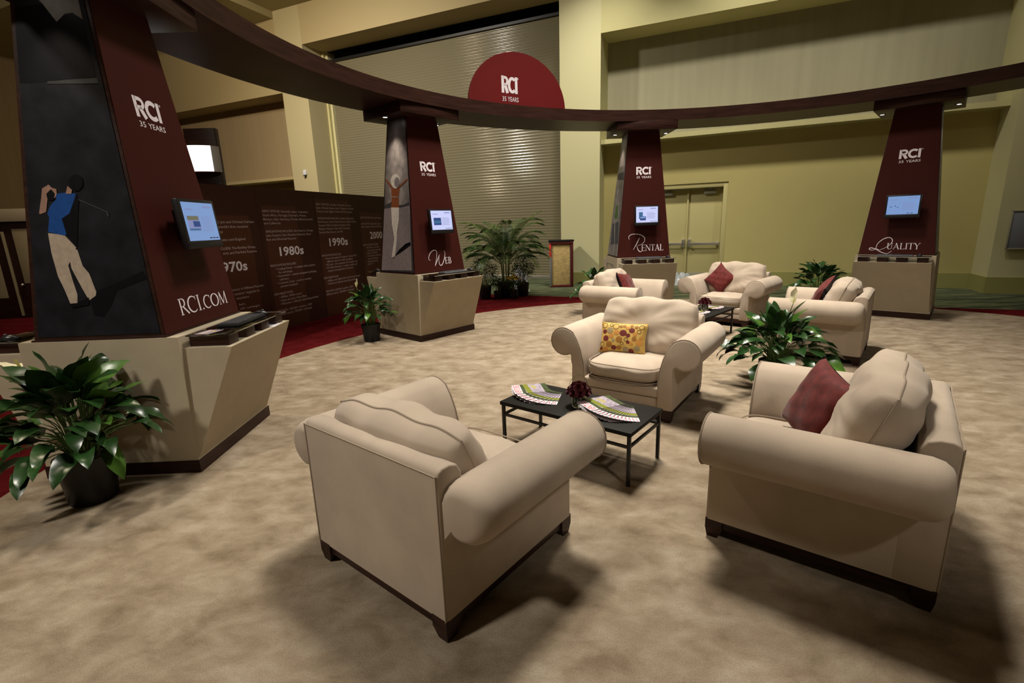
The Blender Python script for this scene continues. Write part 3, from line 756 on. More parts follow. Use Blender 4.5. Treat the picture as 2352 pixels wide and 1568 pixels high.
def keyboard(i, sy, lab, m='black_plastic'):
    o = empty('keyboard', tw_world(i, (-.02 * sy, sy * .70, ZS + .0845)), TOWERS[i][2] + (0 if sy < 0 else PI), lab, 'keyboard', 'keyboards on the glass shelves')
    q = MB(); q.box((0, 0, .011), (.44, .16, .020), m, .005); q.build('keyboard_case', o)
    q = MB()
    for rw in range(5):
        n = 14
        for k in range(n):
            if rw == 0 and 3 < k < 9:
                if k == 6: q.box((-.20 + .0285 * k, -.055 + .027 * rw, .0235), (.14, .022, .007), 'kb_key', .002, 1)
                continue
            q.box((-.185 + .0285 * k, -.055 + .027 * rw, .0235), (.024, .022, .007), 'kb_key', .0015, 1)
    q.build('keys', o)
    return o
M['kb_key'] = mat('key_cap', (.035, .035, .04), .35, .5)
M['kb_light'] = mat('grey_plastic', (.11, .11, .125), .4, .5)
keyboard(1, -1, 'black keyboard on the glass shelf of the RCI.COM tower, facing the armchairs')
keyboard(2, -1, 'black keyboard on the glass shelf of the Web tower', 'kb_light')
keyboard(3, -1, 'grey keyboard on the glass shelf of the Rental tower', 'kb_light')
keyboard(4, -1, 'grey keyboard on the glass shelf of the Quality tower', 'kb_light')


def mouse(i, sy, dx, lab):
    o = empty('computer_mouse', tw_world(i, (dx, sy * .70, ZS + .0845)), TOWERS[i][2] + (0 if sy < 0 else PI) + .2, lab, 'mouse', 'computer mice on the glass shelves')
    q = MB()
    q.grid(lambda a, b: Vector((.034 * math.cos(PI * (1 - a)) * (1 - .15 * abs(2 * b - 1) ** 2) * math.sin(PI * (.06 + .88 * b)) ** .5, (b - .5) * .115, .004 + .034 * math.sin(PI * a) ** .8 * math.sin(PI * (.05 + .9 * b)) ** .6)), 10, 10, 'black_plastic')
    q.box((0, 0, .0025), (.05, .09, .004), 'black_plastic'); q.build('mouse_body', o)
    q = MB(); q.tube([(0, -.030, .036), (0, -.022, .040), (0, -.014, .040)], .005, 'kb_light', 8); q.build('scroll_wheel', o)
mouse(1, -1, .32, 'black computer mouse beside the keyboard of the RCI.COM tower')
mouse(1, 1, -.38, 'shiny black computer mouse at the far left behind the golfer tower')
mouse(2, -1, .36, 'black computer mouse on the right end of the Web tower shelf')
mouse(2, 1, -.36, 'black computer mouse on the rear shelf of the Web tower')
mouse(3, -1, .36, 'black computer mouse on the right end of the Rental tower shelf')
mouse(4, -1, .32, 'black computer mouse on the Quality tower shelf')

for dx_, dy_, a_, w_, lab_ in ((.26, -.80, .15, .16, 'loose white paper sheet on the counter of the RCI.COM tower, under the glass shelf'), (-.24, -.66, -.2, .15, 'printed leaflet on the glass shelf of the RCI.COM tower, left of the keyboard')):
    z_ = ZS + .0012 if dx_ > 0 else ZS + .0852
    o = empty('paper_sheet' if dx_ > 0 else 'leaflet', tw_world(1, (dx_ if dx_ > 0 else -.37, dy_, z_)), TOWERS[1][2] + a_, lab_, 'paper')
    q = MB(); q.box((0, 0, .0006), (w_, .11, .0012), 'paper' if dx_ > 0 else 'page_edge'); q.build('sheet', o)
    if dx_ < 0:
        q = MB(); q.poly([(.01, -.03, .0016), (.04, -.03, .0016), (.04, -.012, .0016), (.01, -.012, .0016)], 'mum'); q.poly([(-.06, .0, .0016), (.05, .0, .0016), (.05, .04, .0016), (-.06, .04, .0016)], 'letter_dim'); q.build('print', o)

# ------------------------------------------------------------------ timeline wall
tA = Vector((-3.9705, 8.5391, 0)); tD = Vector((.32397, .94607, 0)); tN = Vector((.94607, -.32397, 0))
tl = empty('timeline_wall', tA + tD * 1.1 - Vector((0, 0, .008)), 0, 'long dark brown freestanding wall printed with decades 1970s to 2000s', 'display wall')
tO = tD * -1.1 + Vector((0, 0, .008))
def tp(a, z, off=0): return tO + tD * a + Vector((0, 0, z)) + tN * off
for k, (a0, a1) in enumerate(((-1.62, -.27), (-.265, 1.085), (1.09, 2.455), (2.46, 3.9))):
    q = MB(); q.prism([tp(a0, -.007), tp(a1, -.007), tp(a1, 2.36), tp(a0, 2.36)], -tN * .08, 'timeline_brown', smooth=False)
    b0 = (-1.2, -.17, 1.13, 2.47)[k]; b1 = (-.46, .60, 2.12, 3.25)[k]; zt = (1.92, 2.08, 2.23, 2.0)[k]
    q.poly([tp(b0, .0, .0012), tp(b1, .0, .0012), tp(b1, zt, .0012), tp(b0, zt, .0012)], 'timeline_band')
    pn = q.build('wall_panel', tl)
    q = MB()
    lines = [
        [(-1.13, 1.835, 'ING: Jon and Christel DeHaan', .76), (-1.10, 1.765, "e world's first vacation", .60), (-1.08, 1.695, 'any', .10), (-1.09, 1.575, 'Mexico and England', .50), (-1.07, 1.445, 'CLUDE: The Berkley Group,', .66), (-1.04, 1.375, 'orts and Fairfield Resorts', .64), (-.99, .815, 'ectory of Affiliated Resorts', .62), (-.96, .745, "vacation' magazine to", .50), (-.93, .675, 'members', .24), (-.90, .575, 'bers,', .12), (-.89, .505, '100+ exchanges', .38)],
        [(-.17, 2.005, 'NEW OFFICES: Australia, Japan, Argentina,', 1.08), (-.17, 1.94, 'South Africa, Portugal, Denmark, France,', 1.02), (-.17, 1.875, 'Monaco, Italy, Germany, Florida, Massachusetts', 1.18), (-.17, 1.81, 'and California', .37),
         (-.16, 1.675, 'AFFILIATIONS INCLUDE: Geo Resorts, Orange', 1.14), (-.16, 1.61, 'Lake Country Club, Plantation Resorts, River', 1.08), (-.16, 1.545, 'Run and Silverleaf Resorts', .68),
         (-.16, 1.11, 'INNOVATIONS INCLUDE:', .60), (-.06, 1.045, '• Trading Power - a unique value system', .98), (0, .985, 'for exchange', .32), (-.06, .925, '• Automation - custom designed exchange', 1.0), (0, .865, 'software', .22), (-.06, .805, '• Comment Cards - a tool to monitor', .84), (0, .745, 'member feedback', .42),
         (-.16, .625, 'NEW MILESTONES:', .44), (-.06, .565, '• Affiliate 1000th resort', .54), (-.06, .505, '• Open six-story Home Base', .66), (-.06, .445, '• Welcome 1 millionth subscribing member', .98), (-.14, .33, 'GROWTH: 1,000,000+ members, 1,500+', .86), (-.14, .27, 'affiliated resorts, 150,000+ exchanges', .84)],
        [(1.14, 2.15, 'NEW OFFICES: Canada, Venezuela, Greece,', 1.08), (1.14, 2.085, 'Spain, Finland, Russia, India, Singapore, Brazil,', 1.14), (1.14, 2.02, 'Turkey, Israel, Egypt, Ireland and New Jersey', 1.08),
         (1.15, 1.89, 'AFFILIATIONS INCLUDE: Accident, Bluegreen,', 1.12), (1.15, 1.825, 'Divi Resorts, Grand Pacific Resorts, Hilton Grand', 1.17), (1.15, 1.76, 'Vacation Club, Occidental Vacation Club,', .98), (1.15, 1.695, 'Rainbow Vacation Club, Shell Vacations,', .96), (1.15, 1.63, 'Summer Bay Resorts and VRI', .70),
         (1.14, 1.19, 'INNOVATIONS INCLUDE:', .58), (1.22, 1.13, '• Resort Recognition Program - honors RCI', 1.0), (1.27, 1.07, 'affiliated resorts for their excellence', .82), (1.22, 1.01, "• RCI.com - the company's first internet site", 1.02), (1.22, .95, '• RCI Elite Rewards - a rebate credit card', 1.0), (1.27, .89, 'program through Bank of America', .80),
         (1.13, .76, 'NEW MILESTONES:', .44), (1.20, .70, '• Affiliate with 3000th RCI Gold Crown Resort', 1.08), (1.20, .64, '• Welcome 2 millionth subscribing member', .96), (1.14, .50, 'GROWTH: 2,200,000+ members, 3,000+', .88), (1.14, .44, 'affiliated resorts, 1,800,000+ exchanges', .88)],
        [(2.50, 1.905, 'NEW OFFICES: China and Uruguay', .80), (2.50, 1.775, 'AFFILIATIONS INCLUDE: Club de', .76), (2.50, 1.715, 'Playa Vacation Club and Disney', .78), (2.50, 1.325, 'INNOVATIONS INCLUDE:', .58), (2.59, 1.265, '• RCI Points - the first', .52), (2.64, 1.205, 'points based exchange', .52), (2.59, 1.145, '• Resort DVD 2002', .42), (2.59, 1.085, '• The Registry Collection', .56), (2.64, 1.025, 'luxury exchange', .38), (2.59, .965, '• Enhanced Search', .42), (2.59, .905, '• RCI TV', .20)],
    ][k]
    for a, z, s, wd in lines: put_text(q, s, lambda x, y, a=a, z=z: tp(a + x, z - .03 + y, .0025), .036, 'letter_dim', wd, .008)
    q.build('fine_print', pn)
    q = MB(); a, z, wd = ((-1.18, 1.08, .55), (.09, 1.25, .58), (1.405, 1.35, .575), (2.79, 1.44, .57))[k]
    put_text(q, ('1970s', '1980s', '1990s', '2000s')[k], lambda x, y: tp(a + x, z + y, .003), .145, 'letter', wd, .022); q.build('decade_lettering', pn)
    g = (('1974', -1.30, 2.02, .30), ('1984', .62, .92, .34), ('1992', .98 + .14, 1.38, .34), ('2002', 2.72, 2.03, .40))[k]
    q = MB(); put_text(q, g[0], lambda x, y: tp(g[1] + x, g[2] + y, .0018), .17, 'ghost', g[3]); q.build('faint_lettering', pn)

# ------------------------------------------------------------------ armchairs (front is local -Y)
CW, CD = .461, .471
def pillow_pt(w, h, t, a, b, side, rng=None, pinch=.10, wr=0.0, ph=0.0):
    x = 2 * a - 1; y = 2 * b - 1
    e = max(0.0, (1 - abs(x) ** 2.6)) * max(0.0, (1 - abs(y) ** 2.6))
    k = 1 - pinch * (1 - abs(y)) ** 1.0 * abs(x) ** 3 * 0 - pinch * (x * x * (1 - y * y))
    k2 = 1 - pinch * (y * y * (1 - x * x))
    th = t / 2 * e ** .42
    if wr: th += wr * e ** .5 * (math.sin(9 * x + 4 * y + ph) + math.sin(-6 * x + 11 * y + 2 * ph) + .7 * math.sin(17 * x * y + 5 * x + ph)) / 2
    return Vector((x * w / 2 * k, side * th, y * h / 2 * k2))


def arm_profile(sx):
    p = [(.335, .105), (.335, .30), (.345, .42), (.375, .54), (.41, .625), (.45, .69)]
    cx, cz, r = .545, .595, .128
    for d in range(120, -125, -15): p.append((cx + r * math.cos(math.radians(d)), cz + r * math.sin(math.radians(d))))
    p += [(.463, .475), (.461, .40), (.461, .105)]
    return [(sx * a, b) for a, b in p]


def make_armchair():
    T = empty('armchair', (0, 0, 0), 0)
    for sx in (-1, 1):
        pr = arm_profile(sx); np_ = len(pr); q = MB(); rings = []
        for y, d in ((-CD, .016), (-CD + .004, .006), (-CD + .014, 0), (-CD * .4, 0), (CD * .4, 0), (CD - .095, 0), (CD - .055, .010), (CD - .030, .030), (CD - .018, .055)):
            rg_ = []
            for k, (a, b) in enumerate(pr):
                c = Vector((sx * .535, .585)); p = Vector((a, b)); roll = 5 <= k <= np_ - 4
                dd = d if (roll or y < 0) else 0
                if y < 0 and not roll: c = Vector((sx * .40, max(.13, min(b, .5))))
                p = p + (c - p).normalized() * min(dd, (c - p).length * .9)
                rg_.append(q.bm.verts.new((p.x, y, p.y)))
            rings.append(rg_)
        fs = [q.bm.faces.new(rings[0]), q.bm.faces.new(list(reversed(rings[-1])))]
        for A, B in zip(rings, rings[1:]):
            for k in range(np_): fs.append(q.bm.faces.new([A[k], B[k], B[(k + 1) % np_], A[(k + 1) % np_]]))
        q._done(fs, 'suede', True); a_ = q.build('arm', T, sharp=50, recalc=True)
        q = MB(); q.tube([(a, -CD + .008, b) for a, b in pr[1:-1]], .0042, 'suede_pipe', 6); tag(q.build('piping', a_))
    q = MB()
    prof = [(CD - .003, .105), (CD - .003, .735), (CD - .012, .758), (CD - .035, .770), (CD - .075, .770), (CD - .115, .755), (CD - .135, .72), (CD - .16, .40), (CD - .16, .105)]
    q.prism([(-.462, y, z) for y, z in prof], (.924, 0, 0), 'suede', .008, 2); bk = q.build('backrest', T, sharp=50)
    q = MB(); q.tube([(-.459, CD - .001, .11), (-.459, CD - .001, .748), (.459, CD - .001, .748), (.459, CD - .001, .11)], .0035, 'suede_pipe', 6); q.build('piping', bk)
    q = MB(); q.box((0, -CD + .20, .155), (.69, .36, .09), 'suede', .018, 3); q.box((0, -CD + .19, .245), (.69, .36, .09), 'suede', .018, 3); q.build('front_rail', T)
    q = MB()                                                        # seat cushion
    def seat(a, b):
        th = 2 * PI * a; n = 5.5
        c, s = math.cos(th), math.sin(th)
        cc = abs(c) ** (2 / n) * (1 if c >= 0 else -1); ss = abs(s) ** (2 / n) * (1 if s >= 0 else -1)
        pv = (b - .5) * PI; rad = abs(math.cos(pv)) ** .28; zz = math.sin(pv)
        zz = (1 if zz >= 0 else -1) * abs(zz) ** .8
        crown = .018 * max(0, 1 - (rad) ** 2) if zz > 0 else 0
        return Vector((.333 * rad * cc, -.12 + .375 * rad * ss, .375 + .078 * zz + crown + (.006 * math.sin(7 * rad * cc + 5 * rad * ss) if zz > 0 else 0)))
    q.grid(seat, 64, 20, 'suede'); se = q.build('seat_cushion', T, sharp=80)
    q = MB()
    for zo, m_ in ((.062, 'suede_pipe'), (-.062, 'suede_pipe')):
        q.tube([(.331 * .985 * (abs(math.cos(t)) ** (2 / 5.5)) * (1 if math.cos(t) >= 0 else -1), -.12 + .375 * .985 * (abs(math.sin(t)) ** (2 / 5.5)) * (1 if math.sin(t) >= 0 else -1), .375 + zo) for t in [2 * PI * k / 64 for k in range(64)]], .005, m_, 6, True)
    q.build('piping', se)
    # plump back cushion
    q = MB(); W_, H_, T_2 = .90, .54, .30
    ROTX = Matrix.Rotation(math.radians(-20), 3, 'X')
    def bp(a, b, side):
        X, Y = 2 * a - 1, 2 * b - 1
        e = max(0.0, 1 - abs(X) ** 3.2) * max(0.0, 1 - abs(Y) ** 3.2)
        x = X * math.sqrt(1 - .12 * Y * Y); y = Y * math.sqrt(1 - .13 * X * X)           # rounded corners
        th = T_2 / 2 * e ** .30
        cr = (abs(X) ** 2 + abs(Y) ** 2) / 2
        th += .007 * e ** .5 * (math.sin(7 * X + 3 * Y) + math.sin(-5 * X + 8 * Y + 2.2)) + .012 * cr * e ** .4 * math.sin(16 * math.atan2(Y, X + .001) + 4 * X)
        z = y * H_ / 2 + .010 * math.sin(9 * X + 2) * (Y > 0) * Y * Y + (.02 * (1 - X * X) if Y > 0 else 0) * Y
        xx = x * W_ / 2
        if Y < -.3: xx *= 1 - .22 * (-Y - .3)
        return ROTX @ Vector((xx, side * th, z)) + Vector((.02, .165, .655))
    q.grid(lambda a, b: bp(a, b, -1), 56, 34, 'suede'); q.grid(lambda a, b: bp(1 - a, b, 1), 56, 34, 'suede')
    bmesh.ops.remove_doubles(q.bm, verts=q.bm.verts[:], dist=.0006)
    cu = q.build('back_cushion', T, sharp=120)
    q = MB(); ring = [bp(0, k / 34, -1) for k in range(8, 34)] + [bp(k / 56, 1, -1) for k in range(57)] + [bp(1, 1 - k / 34, -1) for k in range(1, 27)]
    q.tube(ring, .0045, 'suede_pipe', 6); q.build('piping', cu)
    # wooden base
    q = MB()
    for sy in (-1, 1): q.box((0, sy * (CD - .025), .083), (2 * CW - .14, .03, .052), 'dark_wood', .003)
    for sx in (-1, 1): q.box((sx * (CW - .025), 0, .083), (.03, 2 * CD - .14, .052), 'dark_wood', .003)
    q.box((0, 0, .10), (2 * CW - .06, 2 * CD - .06, .014), 'dark_wood'); q.build('base_rail', T)
    for sx in (-1, 1):
        for sy in (-1, 1):
            q = MB(); x0, y0 = sx * (CW - .001), sy * (CD - .001); x1, y1 = sx * (CW - .085), sy * (CD - .085); x2, y2 = sx * (CW - .062), sy * (CD - .062); xo, yo = sx * (CW - .010), sy * (CD - .010)
            q.hull([(a, b, .110) for a in (x0, x1) for b in (y0, y1)] + [(a, b, .055) for a in (x0, x1) for b in (y0, y1)] + [(a, b, 0) for a in (xo, x2) for b in (yo, y2)], 'dark_wood'); q.build('leg', T)
    return T


CH = dict(A=(-.365, 2.312, 2.466, 'beige armchair nearest the camera, seen from behind at the coffee table'),
          B=(1.649, 2.386, -2.244 + PI, 'large beige armchair at right front, seen from its side with a burgundy pillow'),
          C=(1.184, 4.448, -.615, 'beige armchair facing the near coffee table, holding the yellow patterned pillow'),
          D=(1.76, 7.607, .939, 'beige armchair at the far group beside the Rental tower, half hidden by the front one'),
          E=(3.568, 7.966, -.775, 'beige armchair facing forward at the back of the far group, with a tilted burgundy pillow'),
          F=(3.747, 5.846, -2.258 + PI, 'beige armchair side-on in the far group near the Quality tower'))
CH['B'] = (1.649, 2.386, -2.244, CH['B'][3]); CH['F'] = (3.747, 5.846, -2.258, CH['F'][3])
proto = make_armchair(); AC = {}
for k, (c, (x, y, r, lab)) in enumerate(CH.items()):
    o = proto if k == 0 else copy_tree(proto)
    o.location = (x, y, 0); o.rotation_euler = (0, 0, r)
    tag(o, lab, 'armchair', 'armchairs of the lounge'); AC[c] = o
    for ch in kids(o):                                             # cushions slump differently from chair to chair
        if ch.name.startswith('back_cushion'): ch.location = {'A': (-.01, .03, -.075), 'B': (0, .0, .02), 'D': (-.03, 0, -.02), 'F': (.02, .01, -.02)}.get(c, (0, 0, 0))


def chair_place(c, p, rx=0.0, rz=0.0, ry=0.0):
    """world location + rotation for something lying on chair c (local point p)"""
    x, y, r, _ = CH[c]
    R = Matrix.Rotation(r, 3, 'Z')
    return R @ Vector(p) + Vector((x, y, 0)), (R @ Matrix.Rotation(rz, 3, 'Z') @ Matrix.Rotation(rx, 3, 'X') @ Matrix.Rotation(ry, 3, 'Y')).to_euler()


def red_pillow(c, p, rx, ry, rz, lab, w=.44, tassel=True):
    o = empty('throw_pillow', (0, 0, 0), 0, lab, 'pillow', 'burgundy throw pillows')
    o.location, o.rotation_euler = chair_place(c, p, rx, rz, ry)
    q = MB()
    q.grid(lambda a, b: pillow_pt(w, w, .17, a, b, -1, pinch=.12, wr=.004, ph=.6), 24, 24, 'pillow_red')
    q.build('pillow_front', o, sharp=120)
    q = MB(); q.grid(lambda a, b: pillow_pt(w, w, .17, 1 - a, b, 1, pinch=.12, wr=.004, ph=2.1), 24, 24, 'pillow_black'); tag(q.build('pillow_reverse', o, sharp=120), 'black reverse side')
    if tassel:
        for sx in (-1, 1):
            q = MB(); a = Vector((sx * w / 2 * .98, 0, w / 2 * .98))
            down = (o.rotation_euler.to_matrix().inverted() @ Vector((0, 0, -1)))
            q.ball(a, .011, 'pillow_black', 8, 6); q.tube([a, a + down * .03, a + down * .085], [.006, .011, .012], 'pillow_black', 8); q.build('tassel', o)
    return o


red_pillow('B', (.0, -.055, .665), math.radians(-22), math.radians(12), math.radians(38), 'burgundy pillow with black reverse, on the large armchair at right front', .42)
red_pillow('E', (-.17, .03, .665), math.radians(-20), math.radians(38), math.radians(6), 'burgundy pillow standing on its corner on the far armchair that faces the camera', .40)
red_pillow('D', (.06, -.02, .665), math.radians(-26), math.radians(8), math.radians(4), 'burgundy pillow on the armchair beside the Rental tower', .42)
red_pillow('F', (-.02, -.01, .69), math.radians(-22), math.radians(20), 0, 'burgundy pillow on the side-on armchair near the Quality tower', .42)
# yellow pillow with dots
yp = empty('throw_pillow', (0, 0, 0), 0, 'yellow rectangular pillow patterned with brown and burgundy dots', 'pillow')
yp.location, yp.rotation_euler = chair_place('C', (-.13, -.075, .585), math.radians(-20), math.radians(4), math.radians(-1))
YW, YH, YT = .44, .29, .13
q = MB()
q.grid(lambda a, b: pillow_pt(YW, YH, YT, a, b, -1, pinch=.07), 24, 18, 'gold'); q.grid(lambda a, b: pillow_pt(YW, YH, YT, 1 - a, b, 1, pinch=.07), 24, 18, 'gold')
rg = random.Random(5); placed = []
kinds = ['dot_red', 'dot_brown', 'dot_grey', 'dot_orange', 'ring', 'ring', 'dot_orange', 'dot_brown', 'dot_red']
for t in range(1200):
    r = rg.uniform(.015, .031); a, b = rg.uniform(.06, .94), rg.uniform(.08, .92)
    if all(math.hypot((a - a2) * YW, (b - b2) * YH) > r + r2 + .001 for a2, b2, r2 in placed):
        placed.append((a, b, r))
        if len(placed) > 52: break
for k, (a, b, r) in enumerate(placed):
    kd = kinds[k % len(kinds)]; n = 16
    def sp(da, lift=.0016):
        pts = []
        for j in range(n):
            aa = min(.985, max(.015, a + da * 1.12 * math.cos(2 * PI * j / n) / YW)); bb = min(.98, max(.02, b + da * math.sin(2 * PI * j / n) / YH))
            v = pillow_pt(YW, YH, YT, aa, bb, -1, pinch=.07); v.y -= lift; pts.append(v)
        return pts
    if kd == 'ring': q.tube(sp(r * .9, .0006), .0022, 'dot_ring', 5, True)
    else:
        v = pillow_pt(YW, YH, YT, a, b, -1, pinch=.07); v.y -= .0022
        cv = q.bm.verts.new(v); rim = [q.bm.verts.new(p) for p in sp(r)]; mid = [q.bm.verts.new(p) for p in sp(r * .55, .002)]
        i_ = q.mi(kd)
        for j in range(n):
            j2 = (j + 1) % n
            for fc in ([cv, mid[j], mid[j2]], [mid[j], rim[j], rim[j2], mid[j2]]): q.bm.faces.new(fc).material_index = i_
q.build('pillow_cover', yp, sharp=120)
q = MB(); q.tube([pillow_pt(YW, YH, YT, k / 24, 0, -1, pinch=.07) for k in range(25)] + [pillow_pt(YW, YH, YT, 1, k / 18, -1, pinch=.07) for k in range(1, 19)] + [pillow_pt(YW, YH, YT, 1 - k / 24, 1, -1, pinch=.07) for k in range(1, 25)] + [pillow_pt(YW, YH, YT, 0, 1 - k / 18, -1, pinch=.07) for k in range(1, 18)], .0028, 'gold', 6, True); q.build('piping', yp)

# ------------------------------------------------------------------ coffee tables
TW_, TD_, TH_ = .525, .257, .372
def make_table():
    T = empty('coffee_table', (0, 0, 0))
    q = MB(); q.box((0, 0, TH_ - .014), (2 * TW_, 2 * TD_, .028), 'table_top', .004); q.build('tabletop', T)
    for sx in (-1, 1):
        for sy in (-1, 1):
            q = MB(); q.box((sx * (TW_ - .020), sy * (TD_ - .020), (TH_ - .028) / 2), (.022, .022, TH_ - .028), 'black_metal', .002); q.build('leg', T)
    q = MB()
    for sy in (-1, 1): q.box((0, sy * (TD_ - .020), TH_ - .105), (2 * TW_ - .06, .016, .018), 'black_metal', .001)
    for sx in (-1, 1): q.box((sx * (TW_ - .020), 0, TH_ - .105), (.016, 2 * TD_ - .06, .018), 'black_metal', .001)
    q.build('stretcher', T); return T
TABS = {1: (.464, 3.344, -.674), 2: (2.70, 6.86, .80)}
t1 = make_table(); t2 = copy_tree(t1)
for k, o in ((1, t1), (2, t2)):
    o.location = (*TABS[k][:2], 0); o.rotation_euler = (0, 0, TABS[k][2])
tag(t1, 'low black coffee table in the front group, between the near armchairs', 'coffee table', 'coffee tables'); tag(t2, 'low black coffee table in the far group, mostly hidden behind an armchair', 'coffee table', 'coffee tables')
def tab_place(k, x, y, z=0.0): return Matrix.Rotation(TABS[k][2], 3, 'Z') @ Vector((x, y, 0)) + Vector((TABS[k][0], TABS[k][1], TH_ + z))


def make_magazine():
    """cover up; title along local -Y edge, upside down for someone on that side"""
    q = MB(); w, h, t = .205, .272, .0036
    q.box((0, 0, t / 2), (w, h, t), 'page_edge'); z = t + .0002
    def r(x0, y0, x1, y1, m, dz=0): q.poly([(x0, y0, z + dz), (x1, y0, z + dz), (x1, y1, z + dz), (x0, y1, z + dz)], m)
    r(-w / 2, -h / 2, w / 2, h / 2, 'paper')
    r(-w / 2, -.072, w / 2, h / 2, 'cover_lilac', .0001); r(-w / 2, .095, w / 2, h / 2, 'cover_tree', .0002); r(-w / 2, -.072, w / 2, -.045, 'cover_tree', .0002)
    q.poly([(-w / 2, -.050, z + .0003), (w / 2, -.038, z + .0003), (w / 2, .002, z + .0003), (-w / 2, -.012, z + .0003)], 'cover_green')
    q.poly([(-.09, .01, z + .0003), (.02, .018, z + .0003), (.0, .05, z + .0003), (-.06, .045, z + .0003)], 'cover_road')
    put_text(q, 'VENTURES', lambda x, y: Vector((w / 2 - .008 - x, -h / 2 + .056 - y, z + .0003)), .048, 'cover_red', w - .016, .01)
    return q.build('magazine')
mag0 = make_magazine(); _mu = [False]
def magazine(tk, px, py, ang, z, lab, grp):
    o = mag0 if not _mu[0] else mag0.copy()
    if _mu[0]: COL.objects.link(o)
    _mu[0] = True
    d = Vector((math.sin(ang), -math.cos(ang), 0)) * .150          # cover centre lies off the pivot of the fan
    o.location = tab_place(tk, px + d.x, py + d.y, z); o.rotation_euler = (0, 0, TABS[tk][2] + ang)
    tag(o, lab, 'magazine', grp)
NL, NR = 9, 13
ordn = ['bottom', 'second', 'third', 'fourth', 'fifth', 'sixth', 'seventh', 'eighth', 'ninth', 'tenth', 'eleventh', 'twelfth', 'thirteenth']
for k in range(NL):
    a = math.radians(22 - 74 * k / (NL - 1) ** 1.0) if False else math.radians(24 - 8.5 * k)
    magazine(1, -.335, .125, a, .0042 * k, 'magazine with red title, ' + ('top one of the fan at the left end of the table' if k == NL - 1 else ordn[k] + ' from below in the fan left of the roses'), 'magazines in the left fan')
for k in range(NR):
    a = math.radians(34 - 5.3 * k)
    magazine(1, .250, .125, a, .0042 * k, 'magazine with red title, ' + ('top one of the fan at the right end of the table' if k == NR - 1 else ordn[k] + ' from below in the fan right of the roses'), 'magazines in the right fan')
for k in range(4):
    magazine(2, -.16, .14, math.radians(18 - 12 * k), .0042 * k, 'magazine on the far coffee table, ' + ('topmost' if k == 3 else ordn[k] + ' from below') + ' left of its roses', 'magazines on the far table')
for k in range(4):
    magazine(2, .33, .14, math.radians(18 - 12 * k), .0042 * k, 'magazine on the far coffee table, ' + ('topmost' if k == 3 else ordn[k] + ' from below') + ' right of its roses', 'magazines on the far table')


def rose_vase(tk, x, y, lab):
    o = empty('rose_vase', tab_place(tk, x, y), .3, lab, 'flower vase', 'rose vases on the tables')
    q = MB(); q.lathe([(0, .0), (.050, 0), (.053, .004), (.054, .105), (.051, .105), (.050, .012), (0, .010)], 'glass', 28); q.build('vase', o)
    q = MB(); q.lathe([(0, .0125), (.0492, .0125), (.0492, .070), (0, .070)], 'water', 24); q.build('water', o)
    rg = random.Random(3); q = MB()
    for k in range(16):
        a, b = rg.uniform(0, 2 * PI), rg.uniform(0, 2 * PI)
        q.tube([(.032 * math.cos(a), .032 * math.sin(a), .016), (.02 * math.cos(b), .02 * math.sin(b), .07), (.045 * math.cos(b), .045 * math.sin(b), .12)], .0026, 'stem', 5)
    for k in range(10):
        a = rg.uniform(0, 2 * PI); q.tube([(.03 * math.cos(a), .03 * math.sin(a), .03), (.036 * math.cos(a + .3), .036 * math.sin(a + .3), .07), (.03 * math.cos(a), .03 * math.sin(a), .10)], [.002, .009, .003], 'leaf', 6)
    q.build('stems', o)
    heads = [(0, 0, .172)] + [(.045 * math.cos(k * PI / 3), .045 * math.sin(k * PI / 3), .155) for k in range(6)] + [(.072 * math.cos(k * PI / 4.5 + .2), .072 * math.sin(k * PI / 4.5 + .2), .122) for k in range(9)]
    for hx, hy, hz in heads:
        q = MB(); ax = Vector((hx, hy, .05)).normalized(); R = ax.to_track_quat('Z', 'Y').to_matrix(); c = Vector((hx, hy, hz))
        for ly in range(4):
            npz = 3 + ly; rr = .007 + .0062 * ly; hh = .022 - .0035 * ly
            for j in range(npz):
                a0 = 2 * PI * j / npz + ly * .7
                def pet(u, v, a0=a0, rr=rr, hh=hh, npz=npz, ly=ly):
                    a = a0 + (u - .5) * 2 * PI / npz * 1.35; r_ = rr * (.35 + .75 * v ** .7) + .003 * v ** 3 * ly
                    return c + R @ Vector((r_ * math.cos(a), r_ * math.sin(a), -.012 + hh * 1.3 * v - .006 * (2 * u - 1) ** 2 * v))
                q.grid(pet, 4, 3, 'rose')
        q.build('rose', o, sharp=100)
    q = MB(); q.tube([(-.075 + .0, .01, .115)] + [(-.075 * math.cos(k * PI / 12), .01, .125 + .105 * math.sin(k * PI / 12)) for k in range(13)], .0013, 'stem', 5); q.build('grass_loop', o)
rose_vase(1, .015, -.02, 'glass vase of dark red roses between the magazines on the near coffee table')
rose_vase(2, .085, .0, 'small glass vase of dark red roses on the far coffee table')

# ------------------------------------------------------------------ plants
def pot(o, r, h, rim=True):
    q = MB(); q.lathe([(0, 0), (r * .80, 0), (r * .84, .01), (r * .97, h * .86), (r * 1.02, h * .87), (r * 1.03, h), (r * .97, h), (r * .95, h * .9), (0, h * .9)], 'black', 28); q.build('pot', o)
    q = MB(); q.lathe([(0, h * .93), (r * .95, h * .915)], 'soil', 20); q.build('soil', o)


